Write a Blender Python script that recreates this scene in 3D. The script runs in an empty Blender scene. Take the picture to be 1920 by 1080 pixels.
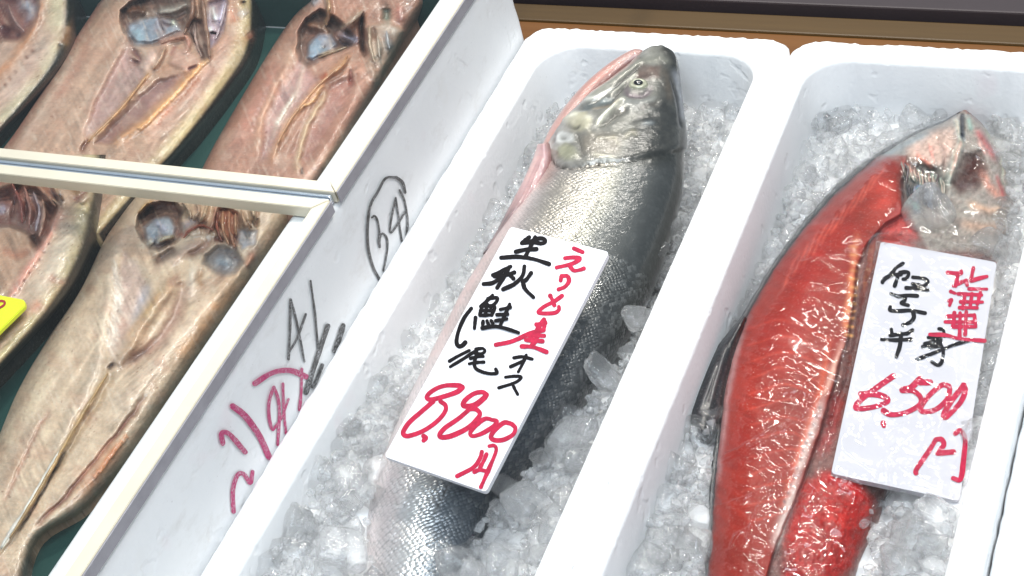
import bpy, bmesh, math, random
import numpy as np
from mathutils import Vector, Matrix

random.seed(7); rng = np.random.default_rng(7)
scn = bpy.context.scene
col = scn.collection

# ------------------------------------------------------------------ camera
FOC = 2900.0                                   # focal length in pixels of a 1920 wide picture
CAM = np.array([0.3834699, -0.74732536, 0.79741389])
ROT = np.array([[0.90595513, 0.36646294, -0.21201467],
                [0.11590118, -0.69631695, -0.70831463],
                [-0.40720047, 0.61712852, -0.6733054]])
cam = bpy.data.cameras.new('camera'); camo = bpy.data.objects.new('camera', cam); col.objects.link(camo)
M = Matrix.Identity(4)
for i in range(3):
    M[i][0] = ROT[0, i]; M[i][1] = -ROT[1, i]; M[i][2] = -ROT[2, i]; M[i][3] = CAM[i]
camo.matrix_world = M
cam.sensor_width = 36.0; cam.lens = FOC / 1920 * 36.0; cam.clip_start = 0.01; cam.clip_end = 50
scn.camera = camo

# ------------------------------------------------------------------ light
world = bpy.data.worlds.new('World'); scn.world = world; world.use_nodes = True
bg = world.node_tree.nodes['Background']
bg.inputs[0].default_value = (0.74, 0.87, 1.0, 1); bg.inputs[1].default_value = 0.34

def lamp(name, loc, target, power, sx, sy, color):
    l = bpy.data.lights.new(name, 'AREA'); l.shape = 'RECTANGLE'; l.size = sx; l.size_y = sy
    l.energy = power; l.color = color
    o = bpy.data.objects.new(name, l); col.objects.link(o); o.location = loc
    o.rotation_euler = (Vector(target) - Vector(loc)).to_track_quat('-Z', 'Y').to_euler()
    o['kind'] = 'helper'
lamp('ceiling_lamp', (-0.25, 0.45, 1.35), (0, 0, 0), 8.6, 0.12, 0.12, (1.0, 0.95, 0.86))
lamp('ceiling_lamp', (0.45, 0.25, 1.30), (0, 0, 0), 5.0, 0.09, 0.09, (1.0, 0.96, 0.88))
lamp('ceiling_lamp', (0.15, -0.15, 1.55), (0, 0, 0), 3.5, 1.0, 0.02, (0.98, 0.98, 1.0))
lamp('fill_softbox', (0.35, -0.75, 1.9), (0, .1, 0), 25.0, 1.5, 1.2, (0.80, 0.91, 1.0))  # added unseen softbox, a bluish fill for the far inner walls
lamp('tube_lamp', (-0.30, 1.12, 1.25), (.05, 0, 0), 8.5, 1.3, 0.035, (1.0, 0.96, 0.88))
scn.view_settings.view_transform = 'Standard'; scn.view_settings.look = 'None'
scn.view_settings.exposure = 0.28; scn.view_settings.gamma = 1.0
scn.view_settings.use_curve_mapping = False
scn.cycles.max_bounces = 16; scn.cycles.transmission_bounces = 14; scn.cycles.transparent_max_bounces = 24
scn.cycles.caustics_reflective = False; scn.cycles.caustics_refractive = True
scn.cycles.sample_clamp_indirect = 6.0

# ------------------------------------------------------------------ geometry helpers
def at(px, py, z):
    """where the sight line through a picture point meets the height z"""
    px = np.asarray(px, float); py = np.asarray(py, float); z = np.asarray(z, float)
    d = np.stack([(px - 960) / FOC, (py - 540) / FOC, np.ones_like(px)], -1) @ ROT
    k = (z - CAM[2]) / d[..., 2]
    return CAM + d * k[..., None]
def at_plane(px, py, p0, n):
    px = np.asarray(px, float); py = np.asarray(py, float)
    d = np.stack([(px - 960) / FOC, (py - 540) / FOC, np.ones_like(px)], -1) @ ROT
    k = ((np.asarray(p0) - CAM) @ np.asarray(n)) / (d @ np.asarray(n))
    return CAM + d * k[..., None]
def proj(P):
    q = (np.asarray(P, float) - CAM) @ ROT.T
    return np.stack([960 + FOC * q[..., 0] / q[..., 2], 540 + FOC * q[..., 1] / q[..., 2]], -1)
def lin(rgb, k=0.8):
    c = np.asarray(rgb, float) / 255.0
    return np.where(c <= 0.04045, c / 12.92, ((c + 0.055) / 1.055) ** 2.4) * k
def smooth(x, a, b):
    t = np.clip((x - a) / (b - a), 0, 1); return t * t * (3 - 2 * t)
def catmull(pts, n):
    """n points evenly spread along a smooth curve through pts"""
    P = np.asarray(pts, float)
    if len(P) == 2:
        t = np.linspace(0, 1, n)[:, None]; return P[0] * (1 - t) + P[1] * t
    E = np.vstack([2 * P[0] - P[1], P, 2 * P[-1] - P[-2]])
    out = []
    for i in range(len(P) - 1):
        p0, p1, p2, p3 = E[i:i + 4]; t = np.linspace(0, 1, 24, endpoint=False)[:, None]
        out.append(0.5 * (2 * p1 + (p2 - p0) * t + (2 * p0 - 5 * p1 + 4 * p2 - p3) * t ** 2 + (3 * p1 - p0 - 3 * p2 + p3) * t ** 3))
    out = np.vstack(out + [P[-1:]])
    s = np.r_[0, np.cumsum(np.linalg.norm(np.diff(out, axis=0), axis=1))]
    u = np.linspace(0, s[-1], n)
    return np.stack([np.interp(u, s, out[:, k]) for k in range(P.shape[1])], 1)
def rails(pts, n):
    """same but parametrised by point index, so that left and right stay paired"""
    P = np.asarray(pts, float); m = len(P)
    E = np.vstack([2 * P[0] - P[1], P, 2 * P[-1] - P[-2]])
    u = np.linspace(0, m - 1, n); i = np.minimum(u.astype(int), m - 2); t = (u - i)[:, None]
    p0, p1, p2, p3 = E[i], E[i + 1], E[i + 2], E[i + 3]
    return 0.5 * (2 * p1 + (p2 - p0) * t + (2 * p0 - 5 * p1 + 4 * p2 - p3) * t ** 2 + (3 * p1 - p0 - 3 * p2 + p3) * t ** 3)
_tab = rng.random((512, 512))
def vnoise(x, y):
    x = np.asarray(x, float); y = np.asarray(y, float)
    xi = np.floor(x).astype(int); yi = np.floor(y).astype(int); fx = x - xi; fy = y - yi
    fx = fx * fx * (3 - 2 * fx); fy = fy * fy * (3 - 2 * fy)
    g = lambda a, b: _tab[a % 512, b % 512]
    return (g(xi, yi) * (1 - fx) + g(xi + 1, yi) * fx) * (1 - fy) + (g(xi, yi + 1) * (1 - fx) + g(xi + 1, yi + 1) * fx) * fy
def fbm(x, y, o=4):
    a = 0.0; k = 1.0; s = 0.0
    for i in range(o):
        a = a + k * vnoise(x * 2 ** i + 17.3 * i, y * 2 ** i + 9.1 * i); s += k; k *= 0.5
    return a / s
def trinoise(x, y):
    """random heights joined by flat triangles: the facets of crumpled film"""
    xi = np.floor(x).astype(int); yi = np.floor(y).astype(int); fx = x - xi; fy = y - yi
    g = lambda a, b: _tab[a % 512, b % 512]
    a, b, c, d = g(xi, yi), g(xi + 1, yi), g(xi, yi + 1), g(xi + 1, yi + 1)
    return np.where(fx + fy < 1, a + fx * (b - a) + fy * (c - a), d + (1 - fx) * (c - d) + (1 - fy) * (b - d))
def seg_dist(U, V, pts):
    """distance to a polyline and how far along it (0..1)"""
    P = np.asarray(pts, float); best = np.full(U.shape, 1e9); along = np.zeros(U.shape)
    m = max(len(P) - 1, 1)
    if len(P) == 1: return np.hypot(U - P[0, 0], V - P[0, 1]), along
    for i in range(m):
        a, b = P[i], P[i + 1]; d = b - a; L = d @ d + 1e-9
        t = np.clip(((U - a[0]) * d[0] + (V - a[1]) * d[1]) / L, 0, 1)
        q = np.hypot(U - a[0] - t * d[0], V - a[1] - t * d[1])
        w = q < best; best = np.where(w, q, best); along = np.where(w, (i + t) / m, along)
    return best, along
def poly_mask(U, V, pts, soft):
    P = np.asarray(pts, float); ins = np.zeros(U.shape, bool); j = len(P) - 1
    for i in range(len(P)):
        xi, yi = P[i]; xj, yj = P[j]
        if yi != yj:
            ins ^= ((yi > V) != (yj > V)) & (U < (xj - xi) * (V - yi) / (yj - yi) + xi)
        j = i
    d, _ = seg_dist(U, V, np.vstack([P, P[:1]]))
    sd = np.where(ins, d, -d)
    return smooth(sd, -soft, soft)
def sculpt(U, V, C, Z, feats, jit=5.0, wk=1.0, dk=1.0):
    """feats: ('s', pts, width, dz, colour, alpha) strokes or ('p', pts, soft, dz, colour, alpha) patches, in picture points"""
    JU = U + jit * (fbm(U / 26, V / 26, 3) - .5) * 2; JV = V + jit * (fbm(U / 26 + 40, V / 26 + 80, 3) - .5) * 2
    for f in feats:
        k, pts, w, dz, c, a = f[:6]
        if k == 's':
            p = catmull(pts, max(6, len(pts) * 4)) if len(pts) > 1 else pts
            d, al = seg_dist(JU, JV, p); g = np.exp(-(d / (w * wk)) ** 2)
            g = g * (0.35 + 0.65 * np.sqrt(np.clip(4 * al * (1 - al) * 1.6, 0, 1))) if len(pts) > 1 else g
        else:
            g = poly_mask(JU, JV, pts, w)
        if dz: Z += dz * dk * g
        if c is not None:
            cc = lin(c); n = 0.75 + 0.5 * fbm(U / 9 + 3, V / 9, 3)
            g2 = (g * a * n).clip(0, 1)[..., None]; C[:] = C * (1 - g2) + cc * g2

def mesh_obj(name, verts, faces, mat, parent=None, smooth_=True, cols=None, uv=None, attrs=None):
    me = bpy.data.meshes.new(name)
    verts = np.asarray(verts, np.float32)
    if isinstance(faces, np.ndarray):
        nf, k = faces.shape
        me.vertices.add(len(verts)); me.vertices.foreach_set('co', verts.ravel())
        me.loops.add(nf * k); me.polygons.add(nf)
        me.loops.foreach_set('vertex_index', faces.astype(np.int32).ravel())
        me.polygons.foreach_set('loop_start', np.arange(0, nf * k, k, dtype=np.int32))
        me.update(calc_edges=True); me.validate()
    else:
        me.from_pydata([tuple(map(float, v)) for v in verts], [], [tuple(int(i) for i in f) for f in faces]); me.update()
    me.polygons.foreach_set('use_smooth', np.full(len(me.polygons), smooth_))
    if cols is not None:
        a = me.color_attributes.new('Col', 'FLOAT_COLOR', 'POINT')
        a.data.foreach_set('color', np.c_[cols, np.ones(len(cols))].astype(np.float32).ravel())
    for k_, v_ in (attrs or {}).items():
        a = me.attributes.new(k_, 'FLOAT', 'POINT'); a.data.foreach_set('value', np.asarray(v_, np.float32).ravel())
    if uv is not None:
        idx = np.empty(len(me.loops), np.int32); me.loops.foreach_get('vertex_index', idx)
        l = me.uv_layers.new(name='UVMap'); l.data.foreach_set('uv', np.asarray(uv, np.float32)[idx].ravel())
    if mat: me.materials.append(mat)
    o = bpy.data.objects.new(name, me); col.objects.link(o)
    if parent: o.parent = parent
    return o
def tag(o, label=None, cat=None, group=None, kind=None):
    if label: o['label'] = label
    if cat: o['category'] = cat
    if group: o['group'] = group
    if kind: o['kind'] = kind
    return o
def empty(name, loc=(0, 0, 0)):
    o = bpy.data.objects.new(name, None); col.objects.link(o); o.location = loc; o.empty_display_size = .02
    bpy.context.view_layer.update(); return o
def adopt(child, parent):
    child.parent = parent; child.matrix_parent_inverse = Matrix.Translation(parent.location).inverted(); return child
def grid_faces(n, m, wrap=False):
    i = np.arange(n - 1)[:, None]; j = np.arange(m if wrap else m - 1)[None, :]; j2 = (j + 1) % m
    return np.stack([i * m + j, i * m + j2, (i + 1) * m + j2, (i + 1) * m + j], -1).reshape(-1, 4)
def box_mesh(name, lo, hi, mat, parent=None, bev=0.001, seg=2):
    bm = bmesh.new(); bmesh.ops.create_cube(bm, size=1)
    lo = np.array(lo); hi = np.array(hi)
    for v in bm.verts:
        v.co = Vector((lo + hi) / 2 + np.array(v.co) * (hi - lo))
    if bev: bmesh.ops.bevel(bm, geom=bm.edges[:], offset=bev, segments=seg, affect='EDGES', profile=.6)
    me = bpy.data.meshes.new(name); bm.to_mesh(me); bm.free()
    if mat: me.materials.append(mat)
    o = bpy.data.objects.new(name, me); col.objects.link(o)
    if parent: adopt(o, parent)
    return o

# ------------------------------------------------------------------ materials
def new_mat(name):
    m = bpy.data.materials.new(name); m.use_nodes = True; nt = m.node_tree; nt.nodes.clear()
    out = nt.nodes.new('ShaderNodeOutputMaterial'); return m, nt, out
class NB:
    def __init__(s, nt): s.nt = nt
    def n(s, t, **kw):
        x = s.nt.nodes.new(t)
        for k, v in kw.items():
            if k.startswith('i_'):
                key = k[2:].replace('_', ' '); x.inputs[int(key) if key.isdigit() else key].default_value = v
            else: setattr(x, k, v)
        return x
    def l(s, a, b): s.nt.links.new(a, b)
def noise(b, vec, scale, detail=3, rough=.55):
    x = b.n('ShaderNodeTexNoise', i_Scale=scale, i_Detail=detail, i_Roughness=rough); b.l(vec, x.inputs['Vector']); return x
def mixc(b, fac, a, c, mode='MIX'):
    x = b.n('ShaderNodeMix', data_type='RGBA', blend_type=mode)
    for s, v in ((0, fac), (6, a), (7, c)):
        if hasattr(v, 'links'): b.l(v, x.inputs[s])
        else: x.inputs[s].default_value = v if s == 0 else (*v, 1)
    return x.outputs[2]
def ramp(b, src, p0, p1, c0=(0, 0, 0), c1=(1, 1, 1)):
    r = b.n('ShaderNodeValToRGB'); e = r.color_ramp.elements
    e[0].position = p0; e[0].color = (*c0, 1); e[1].position = p1; e[1].color = (*c1, 1); b.l(src, r.inputs[0]); return r.outputs[0]
def mathn(b, op, a, c=None):
    x = b.n('ShaderNodeMath', operation=op)
    for s, v in ((0, a), (1, c)):
        if v is None: continue
        if hasattr(v, 'links'): b.l(v, x.inputs[s])
        else: x.inputs[s].default_value = v
    return x.outputs[0]
def bump(b, h, strength, dist, prev=None):
    x = b.n('ShaderNodeBump', i_Strength=strength, i_Distance=dist); b.l(h, x.inputs['Height'])
    if prev is not None: b.l(prev, x.inputs['Normal'])
    return x.outputs[0]
def principled(b, out, **kw):
    p = b.n('ShaderNodeBsdfPrincipled')
    for k, v in kw.items():
        key = k.replace('_', ' ')
        if hasattr(v, 'links'): b.l(v, p.inputs[key])
        else: p.inputs[key].default_value = (*v, 1) if isinstance(v, (tuple, list, np.ndarray)) and len(v) == 3 and 'Radius' not in key else v
    if out: b.l(p.outputs[0], out.inputs[0])
    return p
def obj_vec(b): return b.n('ShaderNodeTexCoord').outputs['Object']

def mat_foam(name, base=(.86, .865, .87), dirt=0.0):
    m, nt, out = new_mat(name); b = NB(nt); v = obj_vec(b)
    vo = b.n('ShaderNodeTexVoronoi', i_Scale=260.0); b.l(v, vo.inputs['Vector'])
    n1 = noise(b, v, 14, 4); n2 = noise(b, v, 70, 3)
    c = mixc(b, ramp(b, n1.outputs[0], .35, .75), base, tuple(np.array(base) * (.95, .955, .965)))
    if dirt:
        st = b.n('ShaderNodeMapping'); st.inputs['Scale'].default_value = (30, 12, 22); b.l(v, st.inputs[0])
        n3 = noise(b, st.outputs[0], 1.6, 6, .7)
        f = mathn(b, 'MULTIPLY', ramp(b, n3.outputs[0], .55, .82), dirt)
        c = mixc(b, f, c, (.50, .46, .42))
        n4 = noise(b, v, 60, 4, .8); f2 = mathn(b, 'MULTIPLY', ramp(b, n4.outputs[0], .70, .76), dirt * .7)
        c = mixc(b, f2, c, (.32, .26, .22))
    ns = noise(b, v, 16, 2, .5); fs = mathn(b, 'MULTIPLY', ramp(b, ns.outputs[0], .66, .76), .22); c = mixc(b, fs, c, (.80, .56, .62))
    ny = noise(b, v, 23, 3, .6); fy = mathn(b, 'MULTIPLY', ramp(b, ny.outputs[0], .64, .80), .20); c = mixc(b, fy, c, (.66, .62, .54))
    nd = noise(b, v, 48, 2, .5); nt_ = noise(b, v, 420, 2, .5); sp = mathn(b, 'MULTIPLY', ramp(b, nt_.outputs[0], .73, .76), .35); c = mixc(b, sp, c, (.45, .43, .42))
    nb = bump(b, ramp(b, nd.outputs[0], .62, .70), .35, -.0016); nb = bump(b, vo.outputs['Distance'], .16, .0008, nb); nb = bump(b, n2.outputs[0], .16, .0014, nb)
    principled(b, out, Base_Color=c, Roughness=.5, Normal=nb, Specular_IOR_Level=.35)
    return m
M_foam = mat_foam('foam'); M_foam_d = mat_foam('foam_scuffed', (.85, .85, .85), .42)

def mat_flesh(name, spec=.5, rough=.34, stri=1.0, sss=.12, wet=.5):
    m, nt, out = new_mat(name); b = NB(nt); v = obj_vec(b)
    c = b.n('ShaderNodeVertexColor', layer_name='Col').outputs[0]
    uv = b.n('ShaderNodeTexCoord').outputs['UV']
    mp = b.n('ShaderNodeMapping'); mp.inputs['Rotation'].default_value = (0, 0, .75); mp.inputs['Scale'].default_value = (330, 26, 1); b.l(uv, mp.inputs[0])
    st = noise(b, mp.outputs[0], 1.0, 3, .6)
    n1 = noise(b, v, 90, 5, .65); n2 = noise(b, v, 700, 3, .6); n3 = noise(b, v, 260, 2)
    c = mixc(b, mathn(b, 'MULTIPLY', ramp(b, st.outputs[0], .35, .7), .35 * stri), c, (.66, .60, .56), 'OVERLAY')
    c = mixc(b, .45, c, mixc(b, n1.outputs[0], (.25, .22, .2), (.78, .78, .78)), 'OVERLAY')
    c = mixc(b, mathn(b, 'MULTIPLY', ramp(b, n2.outputs[0], .60, .72), .20), c, (.75, .68, .62))
    nb = bump(b, st.outputs[0], .25 * stri, .0012); nb = bump(b, n3.outputs[0], .35, .0011, nb); nb = bump(b, n2.outputs[0], .3, .0006, nb)
    p = principled(b, out, Base_Color=c, Roughness=rough, Normal=nb, Specular_IOR_Level=spec, Subsurface_Weight=sss, Subsurface_Scale=.004,
                   Coat_Weight=wet, Coat_Roughness=.12)
    p.inputs['Subsurface Radius'].default_value = (1, .45, .3)
    cb = bump(b, n3.outputs[0], .6, .0014)
    b.l(cb, p.inputs['Coat Normal'])
    return m
M_flesh = mat_flesh('white_fish_flesh', wet=.4); M_red = mat_flesh('red_fish_flesh', .25, .42, .4, .12, .0)
M_fin = mat_flesh('fish_fin', .5, .3, 1.0, .15, .6)

def mat_salmon():
    m, nt, out = new_mat('salmon_skin'); b = NB(nt); v = obj_vec(b)
    c0 = b.n('ShaderNodeVertexColor', layer_name='Col').outputs[0]
    sc = b.n('ShaderNodeAttribute', attribute_name='scales').outputs['Fac']
    sil = b.n('ShaderNodeAttribute', attribute_name='silver').outputs['Fac']
    uv = b.n('ShaderNodeTexCoord').outputs['UV']
    mp = b.n('ShaderNodeMapping'); mp.inputs['Rotation'].default_value = (0, 0, .785); mp.inputs['Scale'].default_value = (350, 350, 1); b.l(uv, mp.inputs[0])
    nw = noise(b, uv, 60, 2); ad = b.n('ShaderNodeVectorMath', operation='ADD'); sca = b.n('ShaderNodeVectorMath', operation='SCALE'); sca.inputs[3].default_value = 1.2
    b.l(nw.outputs['Color'], sca.inputs[0]); b.l(mp.outputs[0], ad.inputs[0]); b.l(sca.outputs[0], ad.inputs[1])
    vo = b.n('ShaderNodeTexVoronoi', voronoi_dimensions='2D', i_Scale=1.0, i_Randomness=.42); b.l(ad.outputs[0], vo.inputs['Vector'])
    n1 = noise(b, v, 70, 5, .65); n2 = noise(b, v, 420, 3, .6); n3 = noise(b, v, 160, 3)
    d = vo.outputs['Distance']
    edge = mathn(b, 'MULTIPLY', mathn(b, 'MULTIPLY', ramp(b, d, .35, .72), ramp(b, n1.outputs[0], .3, .6)), mathn(b, 'MULTIPLY', sc, .7))
    c = mixc(b, .5, c0, mixc(b, n1.outputs[0], (.2, .2, .2), (.8, .8, .8)), 'OVERLAY')
    c = mixc(b, edge, c, mixc(b, .75, c, (.03, .035, .04)))
    rnd = mathn(b, 'MULTIPLY', ramp(b, vo.outputs['Color'], .45, .95), mathn(b, 'MULTIPLY', sc, .14))
    c = mixc(b, rnd, c, (.62, .64, .64))
    inv = mathn(b, 'SUBTRACT', 1.0, d)
    nb = b.n('ShaderNodeBump', i_Distance=.0011); b.l(mathn(b, 'MULTIPLY', mathn(b, 'MULTIPLY', sc, ramp(b, n1.outputs[0], .3, .62)), .8), nb.inputs['Strength']); b.l(inv, nb.inputs['Height'])
    # each scale is tilted a little on its own
    tl = b.n('ShaderNodeBump', i_Distance=.0009); b.l(mathn(b, 'MULTIPLY', sc, .35), tl.inputs['Strength']); b.l(vo.outputs['Color'], tl.inputs['Height']); b.l(nb.outputs[0], tl.inputs['Normal'])
    nn = bump(b, n3.outputs[0], .18, .0016, tl.outputs[0]); nn = bump(b, n2.outputs[0], .18, .0007, nn)
    p = principled(b, out, Base_Color=c, Roughness=.3, Metallic=mathn(b, 'MULTIPLY', sil, .75), Normal=nn, Coat_Weight=.7, Coat_Roughness=.07)
    cb = bump(b, n3.outputs[0], .55, .0016); b.l(cb, p.inputs['Coat Normal'])
    return m
M_salmon = mat_salmon()

def mat_simple(name, c, rough=.5, metal=0.0, nscale=40, namp=.12, bmp=.2, bdist=.0006, spec=.5, coat=0.0):
    m, nt, out = new_mat(name); b = NB(nt); v = obj_vec(b)
    n1 = noise(b, v, nscale, 5, .65); n2 = noise(b, v, nscale * 9, 3)
    c = np.asarray(c, float)
    cc = mixc(b, ramp(b, n1.outputs[0], .3, .7), tuple(c * (1 - namp)), tuple(np.clip(c * (1 + namp), 0, 1)))
    principled(b, out, Base_Color=cc, Roughness=rough, Metallic=metal, Specular_IOR_Level=spec, Coat_Weight=coat,
               Normal=bump(b, n2.outputs[0], bmp, bdist))
    return m
M_alu = mat_simple('aluminium_trim', (.74, .68, .55), .40, .25, 25, .06, .1, .0003)
M_edge = mat_simple('grey_edging', (.30, .285, .31), .5, 0, 60, .12, .15, .0004)
M_steel = mat_simple('silver_channel', (.62, .70, .80), .25, .8, 60, .05, .1, .0003)
M_black = mat_simple('black_rubber', (.01, .01, .012), .6)
M_card2 = mat_simple('card_styrene_hazed', (.53, .52, .56), .5, 0, 24, .05, .08, .0003)  # base greyed to stand in for the wrap's haze over this card
M_card = mat_simple('card_styrene', (.74, .73, .77), .45, 0, 30, .02, .08, .0003)
M_ink = mat_simple('black_ink', lin((16, 13, 19)), .6, 0, 300, .3, spec=.15)
M_inkr = mat_simple('red_ink', lin((208, 38, 78), .68), .6, 0, 260, .28, spec=.2)
def mat_marker(name, c):
    m, nt, out = new_mat(name); b = NB(nt); v = obj_vec(b)
    mp = b.n('ShaderNodeMapping'); mp.inputs['Scale'].default_value = (900, 500, 900); mp.inputs['Rotation'].default_value = (.6, 0, 0); b.l(v, mp.inputs[0])
    n1 = noise(b, mp.outputs[0], 1.0, 4, .7); n2 = noise(b, v, 90, 3)
    f = mathn(b, 'MULTIPLY', ramp(b, n1.outputs[0], .46, .66), ramp(b, n2.outputs[0], .25, .6))
    principled(b, out, Base_Color=mixc(b, mathn(b, 'MULTIPLY', f, .75), tuple(c), (.74, .73, .75)), Roughness=.6); return m
M_inkp = mat_marker('pink_ink', lin((200, 32, 110), .8)); M_inkg = mat_marker('grey_marker', lin((58, 57, 55)))
M_teal = mat_simple('green_tray', lin((52, 90, 84), .55), .35, 0, 20, .12, .1, .0004)
M_yellow = mat_simple('yellow_tag', (.72, .80, .03), .35, 0, 20, .03)
M_redp = mat_simple('dark_red_print', (.35, .02, .03), .5)
M_eye = mat_simple('fish_eye_ring', lin((168, 168, 146)), .2, .1, 300, .12, .1, .0003, .6, .8)
M_pupil = mat_simple('fish_pupil', (.008, .008, .01), .08, 0, 100, .05, .02, .0002, .7, 1.0)
M_grey = mat_simple('grey_laminate', lin((96, 84, 88), .42), .5, 0, 20, .06)
M_dark = mat_simple('gap_shade', (.015, .015, .022), .6)

def mat_wood(name, c0, c1):
    m, nt, out = new_mat(name); b = NB(nt); v = obj_vec(b)
    mp = b.n('ShaderNodeMapping'); mp.inputs['Scale'].default_value = (3, 60, 60); b.l(v, mp.inputs[0])
    n1 = noise(b, mp.outputs[0], 1.0, 6, .65); n2 = noise(b, mp.outputs[0], 6, 4)
    c = mixc(b, ramp(b, n1.outputs[0], .3, .7), c0, c1)
    principled(b, out, Base_Color=c, Roughness=.45, Normal=bump(b, n2.outputs[0], .15, .0006)); return m
M_wood = mat_wood('orange_wood', tuple(lin((132, 82, 32), .62)), tuple(lin((150, 98, 44), .62)))
M_wood2 = mat_wood('olive_wood', tuple(lin((104, 78, 42), .55)), tuple(lin((118, 90, 50), .55)))  # same grain and gloss in a darker, more olive tone

def mat_ice(name, cloud=.22, tint=(1, 1, 1)):
    m, nt, out = new_mat(name); b = NB(nt)
    v = b.n('ShaderNodeTexCoord').outputs['Object']
    info = b.n('ShaderNodeObjectInfo'); geo = b.n('ShaderNodeNewGeometry')
    n1 = noise(b, geo.outputs['Position'], 75, 4, .6); n2 = noise(b, geo.outputs['Position'], 300, 3, .6)
    nb = bump(b, n1.outputs[0], .5, .004); nb = bump(b, n2.outputs[0], .28, .0012, nb)
    g = b.n('ShaderNodeBsdfGlass', i_IOR=1.31, i_Roughness=.03); g.inputs[0].default_value = (*tint, 1); b.l(nb, g.inputs['Normal'])
    t = b.n('ShaderNodeBsdfTransparent'); t.inputs[0].default_value = (1, 1, 1, 1)
    gl = b.n('ShaderNodeBsdfGlossy', i_Roughness=.03); b.l(nb, gl.inputs['Normal'])
    fa = b.n('ShaderNodeLayerWeight', i_Blend=.5); b.l(nb, fa.inputs['Normal'])
    d = b.n('ShaderNodeBsdfDiffuse'); d.inputs[0].default_value = (.93, .94, .95, 1); b.l(nb, d.inputs['Normal'])
    tr = b.n('ShaderNodeBsdfTranslucent'); tr.inputs[0].default_value = (.95, .96, .97, 1)
    def mix(f, a, c):
        x = b.n('ShaderNodeMixShader')
        if hasattr(f, 'links'): b.l(f, x.inputs[0])
        else: x.inputs[0].default_value = f
        b.l(a.outputs[0], x.inputs[1]); b.l(c.outputs[0], x.inputs[2]); return x
    body = mix(.52, t, g)
    body = mix(mathn(b, 'ADD', mathn(b, 'MULTIPLY', ramp(b, n1.outputs[0], .35, .75), cloud), .05), body, mix(.55, d, tr))
    f = mathn(b, 'ADD', mathn(b, 'MULTIPLY', mathn(b, 'POWER', fa.outputs['Facing'], 4.0), .5), .03)
    b.l(mix(f, body, gl).outputs[0], out.inputs[0]); return m
M_ice = mat_ice('clear_ice', .09); M_icec = mat_ice('cloudy_ice', .26); M_chip = mat_ice('ice_grain', .55)
def mat_icebed():
    m, nt, out = new_mat('packed_ice'); b = NB(nt); v = obj_vec(b)
    vo = b.n('ShaderNodeTexVoronoi', i_Scale=120.0); b.l(v, vo.inputs['Vector'])
    n1 = noise(b, v, 45, 4, .6); n2 = noise(b, v, 300, 3)
    c = mixc(b, ramp(b, n1.outputs[0], .3, .7), (.86, .86, .855), (.95, .95, .96))
    nb = bump(b, vo.outputs['Distance'], .7, .004); nb = bump(b, n2.outputs[0], .5, .001, nb)
    principled(b, out, Base_Color=c, Roughness=.16, Normal=nb, Coat_Weight=.6, Coat_Roughness=.05); return m
M_bed = mat_icebed()
def mat_sheet(name, rough, gain, base, bumps=0.0, nsc=500, haze=0.0):
    m, nt, out = new_mat(name); b = NB(nt)
    fr = b.n('ShaderNodeLayerWeight', i_Blend=.5)
    g = b.n('ShaderNodeBsdfGlossy', i_Roughness=rough); t = b.n('ShaderNodeBsdfTransparent'); t.inputs[0].default_value = (*base, 1)
    if bumps:
        n = noise(b, obj_vec(b), nsc, 1, .5); nb = bump(b, n.outputs[0], bumps, .002); b.l(nb, fr.inputs['Normal']); b.l(nb, g.inputs['Normal'])
    mx = b.n('ShaderNodeMixShader'); b.l(mathn(b, 'MINIMUM', mathn(b, 'MULTIPLY', mathn(b, 'ADD', mathn(b, 'POWER', fr.outputs['Facing'], 5.0), .04), gain), .9), mx.inputs[0])
    b.l(t.outputs[0], mx.inputs[1]); b.l(g.outputs[0], mx.inputs[2])
    last = mx
    if haze:
        d = b.n('ShaderNodeBsdfDiffuse'); d.inputs[0].default_value = (.8, .8, .82, 1)
        mh = b.n('ShaderNodeMixShader', i_Fac=haze); b.l(mx.outputs[0], mh.inputs[1]); b.l(d.outputs[0], mh.inputs[2]); last = mh
    b.l(last.outputs[0], out.inputs[0]); return m
M_pane = mat_sheet('clear_pane', .02, .7, (.985, .99, .988))
M_film = mat_sheet('cling_film', .10, 1.4, (.99, .99, .99), 0, 170, .0)

# ------------------------------------------------------------------ foam boxes
def rrect(x0, x1, y0, y1, r, n=420):
    """n points round a rounded rectangle, same index = same place whatever the inset"""
    per = n // 4; pts = []
    c = [(x1 - r, y1 - r, 0), (x0 + r, y1 - r, 90), (x0 + r, y0 + r, 180), (x1 - r, y0 + r, 270)]
    k = 12
    for q in range(4):
        cx, cy, a0 = c[q]; nx, ny, a1 = c[(q + 1) % 4]
        arc = [(cx + r * math.cos(math.radians(a0 + 90 * i / k)), cy + r * math.sin(math.radians(a0 + 90 * i / k))) for i in range(k)]
        e = (cx + r * math.cos(math.radians(a0 + 90)), cy + r * math.sin(math.radians(a0 + 90)))
        s2 = (nx + r * math.cos(math.radians(a1)), ny + r * math.sin(math.radians(a1)))
        m = per - k
        pts += arc + [(e[0] + (s2[0] - e[0]) * i / m, e[1] + (s2[1] - e[1]) * i / m) for i in range(m)]
    return np.array(pts)
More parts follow.
